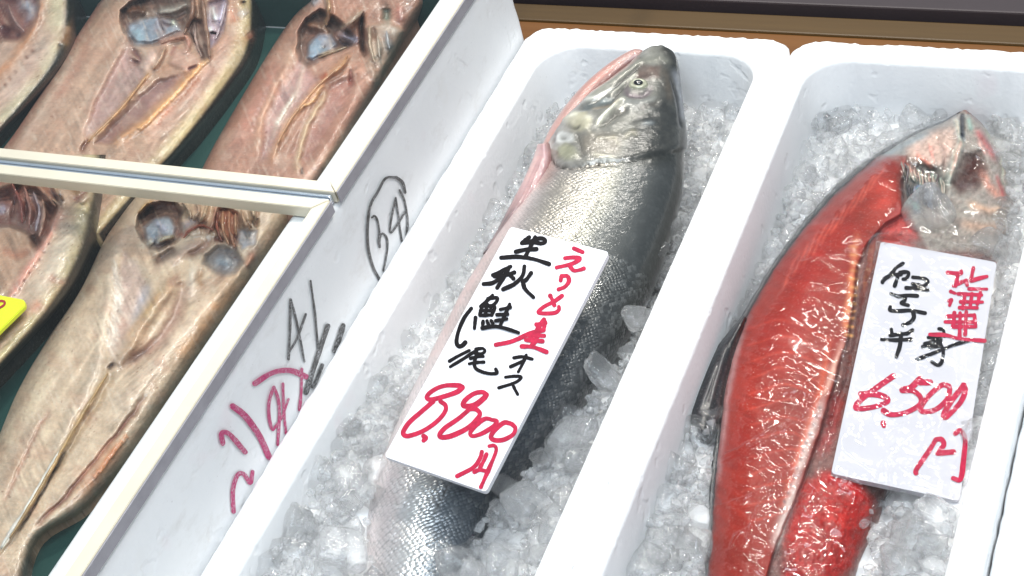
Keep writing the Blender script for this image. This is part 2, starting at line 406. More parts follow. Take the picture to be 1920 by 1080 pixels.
def foam_box(x0, x1, y0, y1, ztop, zbot, zfloor, rim, mat, rag=.0006, ro=.022, ri=.035, taper=.008, step=0.0):
    wl, wr, wf, wn = rim                       # rim widths left, right, far, near
    rings = []
    def ring(ins, z, r, inner=False, tp=0.0, rg=0.0):
        if inner: p = rrect(x0 + wl + tp, x1 - wr - tp, y0 + wn + tp, y1 - wf - tp, r)
        else: p = rrect(x0 + ins, x1 - ins, y0 + ins, y1 - ins, r)
        i = np.arange(len(p)); w = (vnoise(p[:, 0] * 260 + z * 900, p[:, 1] * 260) - .5) * 2 + (vnoise(p[:, 0] * 90, p[:, 1] * 90 + 9) - .5)
        c = np.array([(x0 + x1) / 2, (y0 + y1) / 2]); d = p - c; d /= np.linalg.norm(d, axis=1)[:, None]
        p = p + d * (w * rg)[:, None]
        rings.append(np.c_[p, np.full(len(p), z) + (w * rg * .5)])
    ring(.004, zbot, ro)
    if step:
        ring(0, zbot + .02, ro); ring(0, step - .006, ro); ring(.0006, step + .006, ro); ring(.0006, ztop - .02, ro)
    else:
        ring(0, zbot + .01, ro); ring(0, ztop - .02, ro, rg=rag)
    ring(0.0006 if step else 0, ztop - .004, ro, rg=rag); ring(.0022, ztop - .0008, ro, rg=rag * 1.5); ring(.005, ztop, ro, rg=rag * .5)
    ring(0, ztop, ri, True, -.004, rag * .3); ring(0, ztop - .0012, ri, True, -.001, rag * .4); ring(0, ztop - .005, ri, True, .0005, rag * .4)
    ring(0, ztop * .5 + zfloor * .5, ri, True, taper * .5); ring(0, zfloor + .012, ri, True, taper); ring(0, zfloor, ri, True, taper + .012)
    n = len(rings[0]); V = np.vstack(rings); F = [tuple(f) for f in grid_faces(len(rings), n, True)[:, ::-1]]
    F.append(tuple(range((len(rings) - 1) * n, len(rings) * n))); F.append(tuple(range(n))[::-1])
    o = mesh_obj('foam_box', V, F, mat)
    return o
TABLE = -.16
mid_box = foam_box(-.2134, .0363, -.46, .3150, 0, TABLE, -.125, (.0268, .0218, .0255, .03), M_foam)
tag(mid_box, 'white foam box holding the whole silver salmon on ice', 'foam box', 'foam boxes on the counter')
right_box = foam_box(.0369, .2830, -.46, .3148, .0006, TABLE, -.125, (.0208, .0216, .0245, .03), M_foam)
tag(right_box, 'white foam box holding the red salmon half under plastic wrap', 'foam box', 'foam boxes on the counter')
edge_box = foam_box(.2846, .54, -.46, .3148, -.010, TABLE, -.125, (.022, .022, .025, .03), M_foam)
tag(edge_box, 'white foam box cut off by the right picture edge', 'foam box', 'foam boxes on the counter')
left_box = foam_box(-.90, -.2140, -.62, .3050, .0890, TABLE, .012, (.03, .0325, .03, .03), M_foam_d, .0003, .012, .012, .0, .026)
tag(left_box, 'tall scuffed white foam box with marker numbers on its side, split fish inside', 'foam box', 'foam boxes on the counter')
bm = bmesh.new()
for lo, hi in (((-.868, -.588, .0125), (-.2485, .2725, .0165)), ((-.868, .2685, .0166), (-.2485, .2725, .082)), ((-.868, -.588, .0166), (-.2485, -.584, .05))):
    r = bmesh.ops.create_cube(bm, size=1); lo = np.array(lo); hi = np.array(hi)
    for v in r['verts']: v.co = Vector((lo + hi) / 2 + np.array(v.co) * (hi - lo))
me = bpy.data.meshes.new('fish_tray'); bm.to_mesh(me); bm.free(); me.materials.append(M_teal)
tray = bpy.data.objects.new('fish_tray', me); col.objects.link(tray)
tag(tray, 'flat green plastic tray under the split fish', 'tray')

# ------------------------------------------------------------------ counter and background
counter = box_mesh('counter', (-1.4, -.8, -.20), (1.6, .536, TABLE - .0008), M_wood, None, .002); tag(counter, kind='structure')
ledge = box_mesh('counter_ledge', (-1.4, .5365, -.20), (1.6, .5665, TABLE + .001), M_wood2, None, .002); tag(ledge, kind='structure')
gap = box_mesh('counter_groove', (-1.4, .567, -.26), (1.6, .585, -.185), M_dark, None, 0); tag(gap, kind='structure')  # near-black block carries the gap's shade in its colour
back = box_mesh('back_shelf', (-1.4, .5795, -.26), (1.6, 1.6, -.153), M_grey, None, .002); tag(back, kind='structure')

# ------------------------------------------------------------------ framed lids on the left box
ZL = .0905; ZT = .1010
def lid(x0, x1, y0, y1, label, ch):
    e = empty('display_lid', ((x0 + x1) / 2, (y0 + y1) / 2, ZL)); tag(e, label, 'lid', 'framed lids over the split fish')
    w = .0108
    def rail(corners):
        bm = bmesh.new(); vb = [bm.verts.new((x, y, ZL)) for x, y in corners]; vt = [bm.verts.new((x, y, ZT)) for x, y in corners]
        bm.faces.new(vb[::-1]); bm.faces.new(vt)
        for i in range(4): bm.faces.new((vb[i], vb[(i + 1) % 4], vt[(i + 1) % 4], vt[i]))
        bmesh.ops.recalc_face_normals(bm, faces=bm.faces[:])
        bmesh.ops.bevel(bm, geom=bm.edges[:], offset=.0005, segments=2, affect='EDGES')
        me = bpy.data.meshes.new('rail'); bm.to_mesh(me); bm.free(); me.materials.append(M_alu)
        o = bpy.data.objects.new('rail', me); col.objects.link(o); adopt(o, e)
    g = .0004
    rail([(x0 + g, y0), (x1 - g, y0), (x1 - w - g, y0 + w), (x0 + w + g, y0 + w)])
    rail([(x0 + w + g, y1 - w), (x1 - w - g, y1 - w), (x1 - g, y1), (x0 + g, y1)])
    rail([(x0, y0 + g), (x0 + w, y0 + w + g), (x0 + w, y1 - w - g), (x0, y1 - g)])
    rail([(x1, y0 + g), (x1, y1 - g), (x1 - w, y1 - w - g), (x1 - w, y0 + w + g)])
    box_mesh('channel', (x0 + .002, ch[0], ZL), (x1 - .004, ch[1], ZT - .0025), M_steel, e, .0009)
    box_mesh('edge_strip', (x1 + .0001, y0 + .001, ZL - .0006), (x1 + .0012, y1 - .001, ZT - .0008), M_edge, e, .0003)
    p = box_mesh('glass_pane', (x0 + w * .7, y0 + w * .7, ZL + .003), (x1 - w * .7, y1 - w * .7, ZL + .005), M_pane, e, 0)
    return e
lid(-.895, -.2125, -.0358, .56, 'aluminium framed clear lid over the upper split fish', (-.0395, -.0359))
lid(-.895, -.2125, -.62, -.0442, 'aluminium framed clear lid over the lower split fish beside the yellow tag', (-.0441, -.0405))

# ------------------------------------------------------------------ things sculpted from two edges and a height
def sheet_fish(name, L, R, zfun, feats, base, mat, n=260, m=150, zfloor=.0165, jit=5.0, edge=None, parent=None, mott=26.0, fib=0.0, extra=None, wk=1.0, dk=1.0, gain=1.0):
    L = rails(L, n); R = rails(R, n)
    # more points near the edges, where the sides turn down
    t = np.linspace(0, 1, m); t = t + .045 * np.sin(2 * np.pi * t) * -1 * .9
    U = L[:, :1] * (1 - t) + R[:, :1] * t; V = L[:, 1:] * (1 - t) + R[:, 1:] * t
    S = np.linspace(0, 1, n)[:, None] * np.ones((1, m)); T = np.ones((n, 1)) * t[None]
    Z = zfun(S, T, U, V)
    C = np.ones((n, m, 3)) * base(S, T, U, V)
    sculpt(U, V, C, Z, feats, jit, wk, dk)
    mo = fbm(U / mott, V / mott, 4)[..., None]; C = C * (.82 + .36 * mo)
    if fib:
        mu = C.reshape(-1, 3).mean(0); C = mu * (C / mu).clip(.02, 4) ** 1.12
        ok_ = smooth(C.mean(-1), .03, .09)[..., None]
        a = (U * .92 - V * .4) / 5.0; b2 = (U * .4 + V * .92) / 70.0; f1 = vnoise(a, b2) * .65 + vnoise(a * 2.1 + 5, b2 * 2) * .35
        a = (U * .62 + V * .78) / 6.0; b3 = (U * -.78 + V * .62) / 40.0; f2 = vnoise(a, b3) * .6 + vnoise(a * 2.3, b3 * 2 + 9) * .4
        m1 = smooth(T, .10, .25) * (1 - smooth(T, .48, .6)) * smooth(fbm(U / 60, V / 60 + 50, 2), .35, .6); m2 = smooth(T, .5, .65) * (1 - smooth(T, .85, .95)) * smooth(fbm(U / 50 + 20, V / 50, 2), .4, .65)
        C = C * (1 + fib * (.80 * (f1 - .5) * m1 + .65 * (f2 - .5) * m2))[..., None]; Z += fib * (.0007 * (f1 - .5) * m1 + .0007 * (f2 - .5) * m2)
        ax = (U * .83 + V * .56); al_ = (V * .83 - U * .56); lg = vnoise(ax / 15, al_ / 170 + 7) * .6 + vnoise(ax / 6 + 30, al_ / 90) * .4; C = C * (1 + fib * .50 * (lg - .5))[..., None]; Z += fib * .0010 * (lg - .5)
        g1 = fbm(U / 4.0, V / 4.0, 3); C = C * (1 + fib * .34 * (g1 - .5))[..., None]; st = smooth(vnoise((U * .92 - V * .4) / 3.2, (U * .4 + V * .92) / 22), .72, .95)[..., None] * .30 * ok_; C = C * (1 - st) + lin((214, 200, 184)) * st  # fine pale streaks put highlights into the flesh colour
        bl = smooth(fbm(U / 34 + 11, V / 34, 4), .55, .72)[..., None] * .20 * fib * ok_; C = C * (1 - bl) + lin((158, 104, 84)) * bl
        bl = smooth(fbm(U / 28 + 71, V / 28 + 33, 4), .56, .72)[..., None] * .14 * fib * ok_; C = C * (1 - bl) + lin((200, 186, 170)) * bl
        sp = (smooth(vnoise(U / 3.4, V / 3.4), .90, .97) * smooth(fbm(U / 40 + 3, V / 40 + 8, 2), .45, .6))[..., None] * .7 * fib * ok_; C = C * (1 - sp) + lin((96, 52, 38)) * sp
        C = C * (1.20 + .16 * fib * gain)
    Z += .0012 * (fbm(U / 22 + 7, V / 22, 3) - .5)
    if extra: extra(S, T, U, V, C, Z)
    Z = np.maximum(Z, zfloor + .0006)
    P = at(U, V, Z)
    Lc = np.cumsum(np.r_[0, np.linalg.norm(np.diff(P[:, m // 2], axis=0), axis=1)]); Wd = np.linalg.norm(P[:, -1] - P[:, 0], axis=1)
    uv = np.stack([Lc[:, None] * np.ones((1, m)), Wd[:, None] * T], -1).reshape(-1, 2)
    # closed solid: a wall down to the tray and a flat underside
    Vt = P.reshape(-1, 3); N = n * m
    idx = np.arange(N).reshape(n, m)
    loop = np.r_[idx[0, :], idx[1:, -1], idx[-1, -2::-1], idx[-2:0:-1, 0]]
    low = Vt[loop].copy(); low[:, 2] = zfloor; k = len(loop)
    Vall = np.vstack([Vt, low, [[Vt[:, 0].mean(), Vt[:, 1].mean(), zfloor]]])
    F = grid_faces(n, m)[:, ::-1]
    a = np.arange(k); b_ = (a + 1) % k
    W = np.stack([loop[a], loop[b_], N + b_, N + a], -1)
    F2 = np.stack([N + a, N + b_, np.full(k, N + k), np.full(k, N + k)], -1)
    cols = C.reshape(-1, 3); cols = np.vstack([cols, cols[loop] * .9, [cols.mean(0)]])
    uv = np.vstack([uv, uv[loop], [[0, 0]]])
    o = mesh_obj(name, Vall, np.vstack([F, W]), mat, parent, True, cols.clip(0, 1), uv)
    SURF[o.name] = (U, V, Z)
    return o
SURF = {}
def strand(host, name, pts, r, c, dz=.0, mat=None, k=8, keep=None):
    """a thin bone, line of skin or raker lying on the flesh of a sculpted fish"""
    U, V, Z = SURF[host.name]; n = max(10, len(pts) * 7); q = catmull(pts, n)
    z = np.array([Z.flat[((U - a) ** 2 + (V - b) ** 2).argmin()] for a, b in q]); z = np.convolve(np.pad(z, 3, mode='edge'), np.ones(7) / 7, 'valid')
    P = at(q[:, 0], q[:, 1], z + dz); P += np.c_[fbm(q[:, 0] / 9, q[:, 1] / 9, 2) - .5, fbm(q[:, 0] / 9 + 9, q[:, 1] / 9, 2) - .5, np.zeros(n)] * r * .8
    t = np.gradient(P, axis=0); t /= np.linalg.norm(t, axis=1)[:, None]; a = np.cross(t, [0, 0, 1]); a /= np.linalg.norm(a, axis=1)[:, None]; b = np.cross(a, t)
    s_ = np.linspace(0, 1, n); rr = r * (.35 + .65 * np.sqrt(np.clip(4 * s_ * (1 - s_) * 1.5, 0, 1))) * (.8 + .4 * vnoise(s_ * 9, s_ * 0 + pts[0][0])); an = np.linspace(0, 2 * np.pi, k, endpoint=False)
    R = P[:, None] + (a[:, None] * np.cos(an)[None, :, None] + b[:, None] * np.sin(an)[None, :, None]) * rr[:, None, None]
    Vx = np.vstack([R.reshape(-1, 3), P[:1], P[-1:]])
    F = [tuple(f) for f in grid_faces(n, k, True)] + [((j + 1) % k, j, n * k) for j in range(k)] + [((n - 1) * k + j, (n - 1) * k + (j + 1) % k, n * k + 1) for j in range(k)]
    C = lin(c) * (.7 + .6 * np.r_[np.repeat(vnoise(s_ * 14, s_ * 0 + 3), k), .5, .5])[:, None]
    o = mesh_obj(name, Vx, F, mat or M_flesh, None, True, C.clip(0, 1), np.zeros((len(Vx), 2)))
    if keep is not None: adopt(o, keep)
    else: o.parent = host
    return o
def dome(S, T, p=4.0): return 1 - np.abs(2 * T - 1) ** p

SKIN = (34, 33, 24)
def hokke_feats_common(): return []

# --- split fish at the top, left of the picture
def zA(S, T, U, V): return .024 + .022 * dome(S, T, 10) * (1 - .3 * S) + .014 * (1 - smooth(V, -50, 90))
def cA(S, T, U, V):
    c = lin((178, 150, 132)) * np.ones(S.shape + (1,)); w = smooth(T, .87, .92)[..., None]; w2 = smooth(T, .72, .86)[..., None] * .7
    c = c * (1 - w2) + lin((188, 182, 150)) * w2; return c * (1 - w) + lin(SKIN) * w
fishA = sheet_fish('split_fish', [(-130, -60), (-130, 60), (-150, 150), (-180, 230), (-220, 310)],
    [(150, -60), (149, 35), (128, 110), (50, 205), (-40, 300)], zA, [
    ('p', [(-20, -20), (72, -20), (70, 30), (50, 62), (35, 75), (-20, 72)], 6, -.012, (98, 62, 62), .9),
    ('s', [(45, 5), (60, 20), (62, 40)], 11, .004, (170, 178, 190), .9),
    ('s', [(15, 10), (30, 40), (45, 60)], 6, .004, (150, 120, 118), .9),
    ('s', [(5, 50), (20, 62)], 8, -.003, (70, 35, 40), .9),
    ('s', [(80, 5), (66, 45), (45, 80), (20, 115), (-10, 150)], 8, .002, (172, 118, 78), .75),
    ('s', [(100, 60), (70, 110), (40, 150), (10, 190)], 14, .001, (186, 160, 148), .6),
    ('s', [(130, 50), (118, 85)], 8, 0, (150, 120, 80), .6),
    ('s', [(113, 82), (110, 86)], 3, -.001, (40, 25, 15), .9),
] + [('s', [(60 - 11 * i, 92 + 13 * i), (64 - 11 * i, 98 + 13 * i)], 2.6, -.0006, (110, 66, 45), .8) for i in range(8)], cA, M_flesh, 150, 110, fib=1.0, jit=4.0, wk=1.15, dk=1.15, gain=0.2)
tag(fishA, 'split fish cut off by the top left picture corner', 'fish', 'split fish in the tall box')

# --- split fish in the upper middle of the left box
def zB(S, T, U, V): return .024 + (.021 - .008 * smooth(S, .6, 1.0)) * dome(S, T, 9) + .004 * smooth(T, .55, .8) * (1 - S) + .014 * (1 - smooth(V, -50, 90))
def cB(S, T, U, V):
    c = lin((170, 141, 121)) * np.ones(S.shape + (1,)); w = smooth(T, .925, .955)[..., None]; w2 = smooth(T, .82, .91)[..., None] * .75
    w3 = (1 - smooth(T, .0, .05))[..., None] * .5
    c = c * (1 - w3) + lin((150, 90, 85)) * w3
    c = c * (1 - w2) + lin((176, 160, 118)) * w2; return c * (1 - w) + lin(SKIN) * w
def serr(pts, n, w, c, dz=.0012, ln=9, ang=-.9):
    P = catmull(pts, n); o = []
    for i, p in enumerate(P):
        a = ang + .25 * math.sin(i * 2.3)
        o.append(('s', [(p[0] - ln * .5 * math.cos(a), p[1] - ln * .5 * math.sin(a)), (p[0] + ln * .5 * math.cos(a), p[1] + ln * .5 * math.sin(a))], w, dz, c, .8))
    return o
fB = [
    ('s', [(238, 55), (218, 110), (186, 165), (160, 235), (152, 268)], 7, .0016, (186, 156, 136), .7),
    ('s', [(246, 70), (228, 118), (196, 172), (172, 232)], 9, -.0016, (150, 120, 116), .5),
    ('p', [(240, 95), (262, 130), (275, 155), (215, 218), (165, 268), (158, 245), (190, 175), (222, 115)], 7, -.0022, (164, 136, 130), .75),
    ('p', [(300, 150), (340, 138), (360, 135), (300, 195), (240, 243), (205, 268), (180, 268), (215, 228), (262, 180)], 6, -.0045, (142, 112, 108), .85),
    ('s', [(278, 138), (258, 165), (232, 198), (208, 224), (184, 247), (163, 268)], 4.5, .0042, (186, 142, 98), .95),
    ('s', [(168, 262), (158, 275), (152, 286)], 3.5, -.003, (90, 50, 45), .8),
    ('s', [(385, 105), (345, 150), (300, 203), (258, 238), (212, 268)], 9, .0042, (186, 138, 98), .75),
    ('s', [(430, 70), (395, 130), (340, 190), (280, 255)], 15, .0015, (186, 148, 132), .7),
    ('s', [(140, 90), (110, 150), (70, 215), (40, 265)], 10, .0008, (184, 158, 140), .5),
    ('s', [(170, 70), (140, 130), (110, 190)], 8, -.001, (160, 116, 98), .6),
    ('p', [(228, 20), (245, 5), (300, -20), (345, -20), (356, 25), (352, 62), (330, 66), (305, 80), (272, 86), (248, 84), (236, 62), (228, 40)], 5, -.010, (104, 82, 74), .9),
    ('p', [(240, 46), (262, 36), (300, 32), (330, 40), (340, 58), (312, 66), (286, 80), (256, 82), (242, 68)], 5, .005, (132, 140, 150), .9),
    ('s', [(250, 55), (262, 70), (258, 80)], 8, .001, (150, 170, 178), .8),
    ('s', [(238, 25), (255, 18), (275, 22)], 9, .006, (92, 62, 45), .9),
    ('s', [(300, 28), (303, 45), (309, 60)], 2.2, -.002, (52, 48, 62), .9),
    ('s', [(303, 42), (320, 47), (330, 40)], 2.2, -.001, (60, 54, 66), .9),
    ('s', [(322, 42), (328, 44)], 4.5, .003, (205, 208, 190), .95),
    ('s', [(298, 22), (330, 18), (352, 5)], 7, .006, (168, 160, 150), .85),
    ('s', [(360, -10), (362, 20), (352, 45), (345, 62)], 5, .010, (120, 88, 72), .95),
    ('s', [(378, -10), (382, 25), (388, 60), (392, 105)], 5, .010, (128, 96, 78), .95),
    ('p', [(358, 35), (380, 38), (388, 70), (390, 108), (376, 112), (362, 80), (354, 60)], 4, -.004, (120, 92, 84), .85),
    ('s', [(366, 45), (366, 75), (376, 105)], 3.5, .004, (160, 138, 130), .8),
    ('s', [(356, 62), (372, 86), (382, 110)], 2.5, -.003, (62, 40, 36), .9),
    ('p', [(394, 5), (428, -10), (424, 30), (418, 55), (405, 80), (392, 90), (390, 50)], 5, -.006, (152, 140, 150), .9),
    ('s', [(400, 12), (404, 38)], 5, .004, (205, 208, 205), .9), ('s', [(394, 52), (398, 60)], 4, .003, (225, 225, 225), .95),
    ('s', [(420, 8), (414, 40)], 5, .005, (198, 190, 205), .9), ('s', [(396, 63), (412, 62)], 2, -.003, (50, 45, 55), .9),
    ('s', [(300, 80), (322, 72), (346, 66), (352, 84), (345, 100)], 5, .004, (176, 128, 112), .85),
    ('s', [(308, 90), (300, 110), (286, 128)], 4, .005, (192, 160, 136), .9),
    ('s', [(330, 85), (322, 105)], 5, -.002, (128, 74, 68), .8),
    ('p', [(325, 92), (352, 90), (376, 112), (372, 122), (345, 130), (318, 120)], 6, .003, (176, 142, 126), .8),
    ('s', [(248, 92), (262, 110), (258, 118), (246, 114)], 5, -.004, (98, 62, 60), .85),
    ('s', [(290, 96), (275, 115), (262, 132)], 8, .002, (182, 156, 146), .7),
    ('s', [(372, 122), (352, 130)], 3, -.003, (100, 66, 78), .8),
    ('s', [(438, 15), (442, 42)], 9, -.001, (164, 104, 76), .85), ('s', [(456, 2), (457, 6)], 4, -.002, (30, 22, 24), .95),
    ('s', [(464, 62), (470, 70)], 8, -.001, (150, 100, 80), .7), ('s', [(452, 20), (462, 30)], 8, .001, (170, 160, 155), .7),
] + serr([(388, 112), (352, 150), (318, 190), (285, 222), (262, 240)], 30, 2.6, (206, 156, 104), .0016, 10, .9) \
  + serr([(372, 148), (330, 196), (296, 232)], 16, 2.4, (150, 100, 80), -.0008, 6, .9)
fishB = sheet_fish('split_fish', [(196, -40), (184, 5), (148, 62), (92, 152), (32, 243), (-30, 330), (-60, 410)],
    [(484, -40), (488, 28), (478, 100), (425, 182), (352, 275), (285, 345), (200, 440)], zB, fB, cB, M_flesh, 300, 190, fib=1.0, jit=4.0, wk=1.15, dk=1.15, gain=0.7)
tag(fishB, 'split fish with a blue grey gill cavity, middle one above the lid rail', 'fish', 'split fish in the tall box')

# --- split fish in the upper right of the left box
def zC(S, T, U, V): return .024 + .020 * dome(S, T, 9) + .024 * (1 - smooth(V, -50, 110))
def cC(S, T, U, V):
    c = lin((160, 123, 106)) * np.ones(S.shape + (1,)); w3 = (1 - smooth(T, .0, .04))[..., None] * .6
    return c * (1 - w3) + lin((120, 84, 72)) * w3
fC = [
    ('s', [(560, 80), (540, 115), (512, 165), (492, 215), (478, 280)], 6, .0018, (190, 152, 128), .65),
    ('s', [(520, 110), (480, 190), (440, 270)], 16, .001, (178, 124, 108), .55),
    ('p', [(565, 110), (585, 140), (600, 150), (560, 195), (535, 235), (505, 290), (488, 300), (500, 225), (525, 165)], 8, -.0022, (160, 128, 124), .75),
    ('s', [(572, 115), (560, 160), (535, 205), (508, 262)], 5, .001, (186, 168, 152), .5),
    ('s', [(652, 105), (632, 130), (606, 152), (580, 180), (545, 225), (520, 270), (510, 300)], 6, .0035, (192, 142, 104), .75),
    ('p', [(600, 175), (640, 150), (668, 140), (655, 190), (610, 260), (585, 300), (560, 310), (545, 285), (575, 225)], 8, -.0045, (142, 106, 98), .85),
    ('s', [(612, 170), (595, 205), (575, 240), (562, 285), (556, 318)], 6, .0045, (192, 166, 136), .85),
    ('s', [(680, 150), (655, 205), (620, 262), (590, 318)], 14, .003, (170, 128, 112), .7),
    ('s', [(660, 250), (610, 318)], 14, .002, (198, 166, 140), .7),
    ('p', [(560, 62), (575, 35), (600, 20), (625, 30), (650, 50), (668, 72), (650, 90), (625, 100), (600, 112), (578, 125), (566, 115), (558, 90)], 5, -.010, (104, 82, 74), .9),
    ('p', [(578, 85), (600, 62), (622, 65), (632, 85), (610, 100), (588, 112), (576, 108)], 5, .004, (128, 140, 152), .92),
    ('s', [(600, 104), (625, 95), (648, 88)], 3, .004, (150, 130, 105), .8),
    ('s', [(606, 88), (610, 91)], 4, -.001, (72, 72, 76), .9),
    ('s', [(575, 45), (600, 50), (618, 62)], 7, .005, (108, 78, 60), .9),
    ('s', [(615, -5), (617, 20), (612, 45)], 4, .010, (176, 142, 108), .95),
    ('s', [(640, 55), (660, 40), (678, 22)], 6, .009, (176, 156, 138), .95),
    ('s', [(640, 66), (662, 72), (670, 70)], 6, .006, (182, 178, 192), .9),
    ('s', [(634, 76), (645, 84), (660, 82)], 2.5, -.002, (72, 62, 66), .9),
    ('s', [(680, 25), (677, 55), (678, 85), (686, 108)], 4, -.008, (62, 38, 34), .95),
    ('p', [(690, 50), (730, 40), (760, 60), (735, 110), (715, 140), (695, 100), (685, 75)], 6, .003, (146, 130, 116), .85),
    ('s', [(692, 55), (694, 85), (702, 115)], 4, .004, (176, 158, 136), .8), ('s', [(708, 70), (712, 105)], 4, .004, (172, 160, 146), .8),
    ('s', [(722, 62), (730, 90)], 6, .003, (156, 160, 164), .8), ('s', [(700, 50), (704, 75)], 3, -.003, (88, 64, 50), .8),
    ('s', [(722, 15), (724, 40)], 7, -.004, (112, 124, 112), .85), ('s', [(745, 10), (752, 40)], 8, .001, (156, 104, 92), .7),
    ('s', [(650, 112), (640, 125), (628, 135)], 5, .004, (186, 140, 96), .8), ('s', [(612, 138), (600, 148)], 5, .002, (160, 84, 58), .8),
    ('s', [(660, 128), (655, 160)], 3, -.003, (122, 70, 62), .8), ('s', [(690, 110), (700, 135), (710, 160)], 8, .003, (150, 128, 112), .7),
    ('s', [(585, 5), (600, -5)], 8, .004, (156, 160, 166), .7),
    ('s', [(663, 292), (664, 308)], 1.6, 0, (45, 30, 25), .9), ('s', [(567, 314), (568, 326)], 2.5, -.001, (40, 26, 22), .9),  # first row below: wet glints painted as near-white beads
] + serr([(548, 182), (535, 205), (522, 230)], 9, 2.4, (222, 210, 196), .0014, 8, 1.0) \
  + serr([(600, 165), (585, 190), (568, 200)], 8, 2.0, (208, 164, 120), .001, 14, -.5) \
  + serr([(500, 165), (485, 205), (472, 245)], 9, 2.2, (188, 150, 140), .0007, 6, 1.0)
fishC = sheet_fish('split_fish', [(628, -50), (590, -10), (545, 38), (497, 110), (440, 205), (392, 290), (352, 375)],
    [(850, -50), (815, -10), (768, 60), (728, 130), (680, 215), (628, 300), (575, 385)], zC, fC, cC, M_flesh, 240, 170, fib=1.0, jit=4.0, wk=1.15, dk=1.15, gain=0.4)
tag(fishC, 'pinkish split fish lying against the box rim above the lid rail', 'fish', 'split fish in the tall box')

# --- split fish at the left picture edge, below the rail
def zD(S, T, U, V): return .028 + .027 * dome(S, T, 10)
def cD(S, T, U, V):
    c = lin((176, 152, 132)) * np.ones(S.shape + (1,)); w = smooth(T, .89, .94)[..., None]; w2 = smooth(T, .78, .88)[..., None] * .7
    c = c * (1 - w2) + lin((170, 160, 120)) * w2; return c * (1 - w) + lin((42, 41, 28)) * w
fD = [
    ('p', [(-60, 300), (90, 315), (112, 350), (105, 390), (92, 430), (72, 462), (55, 440), (20, 425), (-60, 420)], 6, -.010, (124, 82, 72), .9),
    ('s', [(20, 345), (38, 380), (42, 415)], 7, .006, (142, 82, 72), .9), ('s', [(45, 350), (55, 390), (55, 420)], 6, .006, (168, 120, 106), .9),
    ('s', [(62, 362), (75, 395), (68, 430)], 5, .005, (180, 168, 176), .9), ('s', [(80, 375), (82, 405), (74, 440)], 5, .006, (184, 148, 128), .9),
    ('s', [(70, 375), (70, 425)], 2.2, -.002, (112, 64, 54), .8), ('s', [(48, 370), (48, 415)], 2.0, -.003, (92, 46, 44), .8),
    ('s', [(32, 345), (28, 385), (22, 410)], 3, -.004, (82, 44, 44), .8),
    ('s', [(-10, 355), (18, 345), (38, 340)], 7, .008, (184, 150, 132), .9), ('s', [(40, 345), (70, 350), (92, 372), (105, 385)], 6, .009, (168, 126, 104), .9),
    ('s', [(92, 335), (104, 355), (116, 372)], 5, .008, (190, 158, 132), .9), ('s', [(100, 360), (114, 368), (116, 378)], 4, .004, (205, 196, 200), .9),
    ('s', [(96, 375), (108, 385)], 3, .004, (206, 176, 150), .9), ('s', [(-10, 395), (12, 390)], 8, .003, (172, 162, 180), .8),
    ('s', [(130, 345), (150, 350), (168, 345)], 9, .002, (140, 106, 76), .8), ('s', [(138, 375), (150, 368), (160, 352)], 6, -.002, (120, 72, 66), .8),
    ('s', [(150, 380), (165, 365)], 6, .003, (186, 166, 150), .7), ('s', [(118, 372), (116, 378)], 2.5, -.002, (60, 40, 36), .9),
    ('p', [(-60, 428), (25, 425), (58, 448), (70, 470), (52, 500), (20, 540), (-60, 600)], 9, .002, (152, 124, 104), .85),
    ('s', [(58, 440), (66, 458), (74, 462)], 7, -.007, (66, 52, 46), .9), ('s', [(5, 470), (30, 480), (55, 470)], 8, -.001, (148, 104, 84), .7),
    ('s', [(112, 398), (92, 440), (72, 475), (50, 510), (25, 550), (5, 580)], 7, .003, (196, 140, 124), .9),
    ('s', [(140, 420), (120, 460), (96, 505), (60, 555)], 18, .0025, (188, 174, 156), .8),
    ('s', [(92, 520), (108, 530), (122, 525)], 7, -.0008, (150, 110, 92), .7), ('s', [(75, 565), (60, 585)], 9, -.0006, (180, 128, 108), .7),
] + [('s', [(90 - 9 * i, 455 + 14 * i), (93 - 9 * i, 459 + 14 * i)], 1.9, -.0004, (92, 52, 46), .9) for i in range(9)]
fishD = sheet_fish('split_fish', [(-130, 290), (-130, 380), (-130, 480), (-150, 580), (-180, 680), (-220, 780)],
    [(212, 290), (199, 375), (176, 462), (122, 562), (28, 668), (-70, 770)], zD, fD, cD, M_flesh, 230, 150, fib=1.0, jit=4.0, wk=1.15, dk=1.15, gain=.3)
tag(fishD, 'split fish with exposed red gills below the lid rail at the left picture edge', 'fish', 'split fish in the tall box')

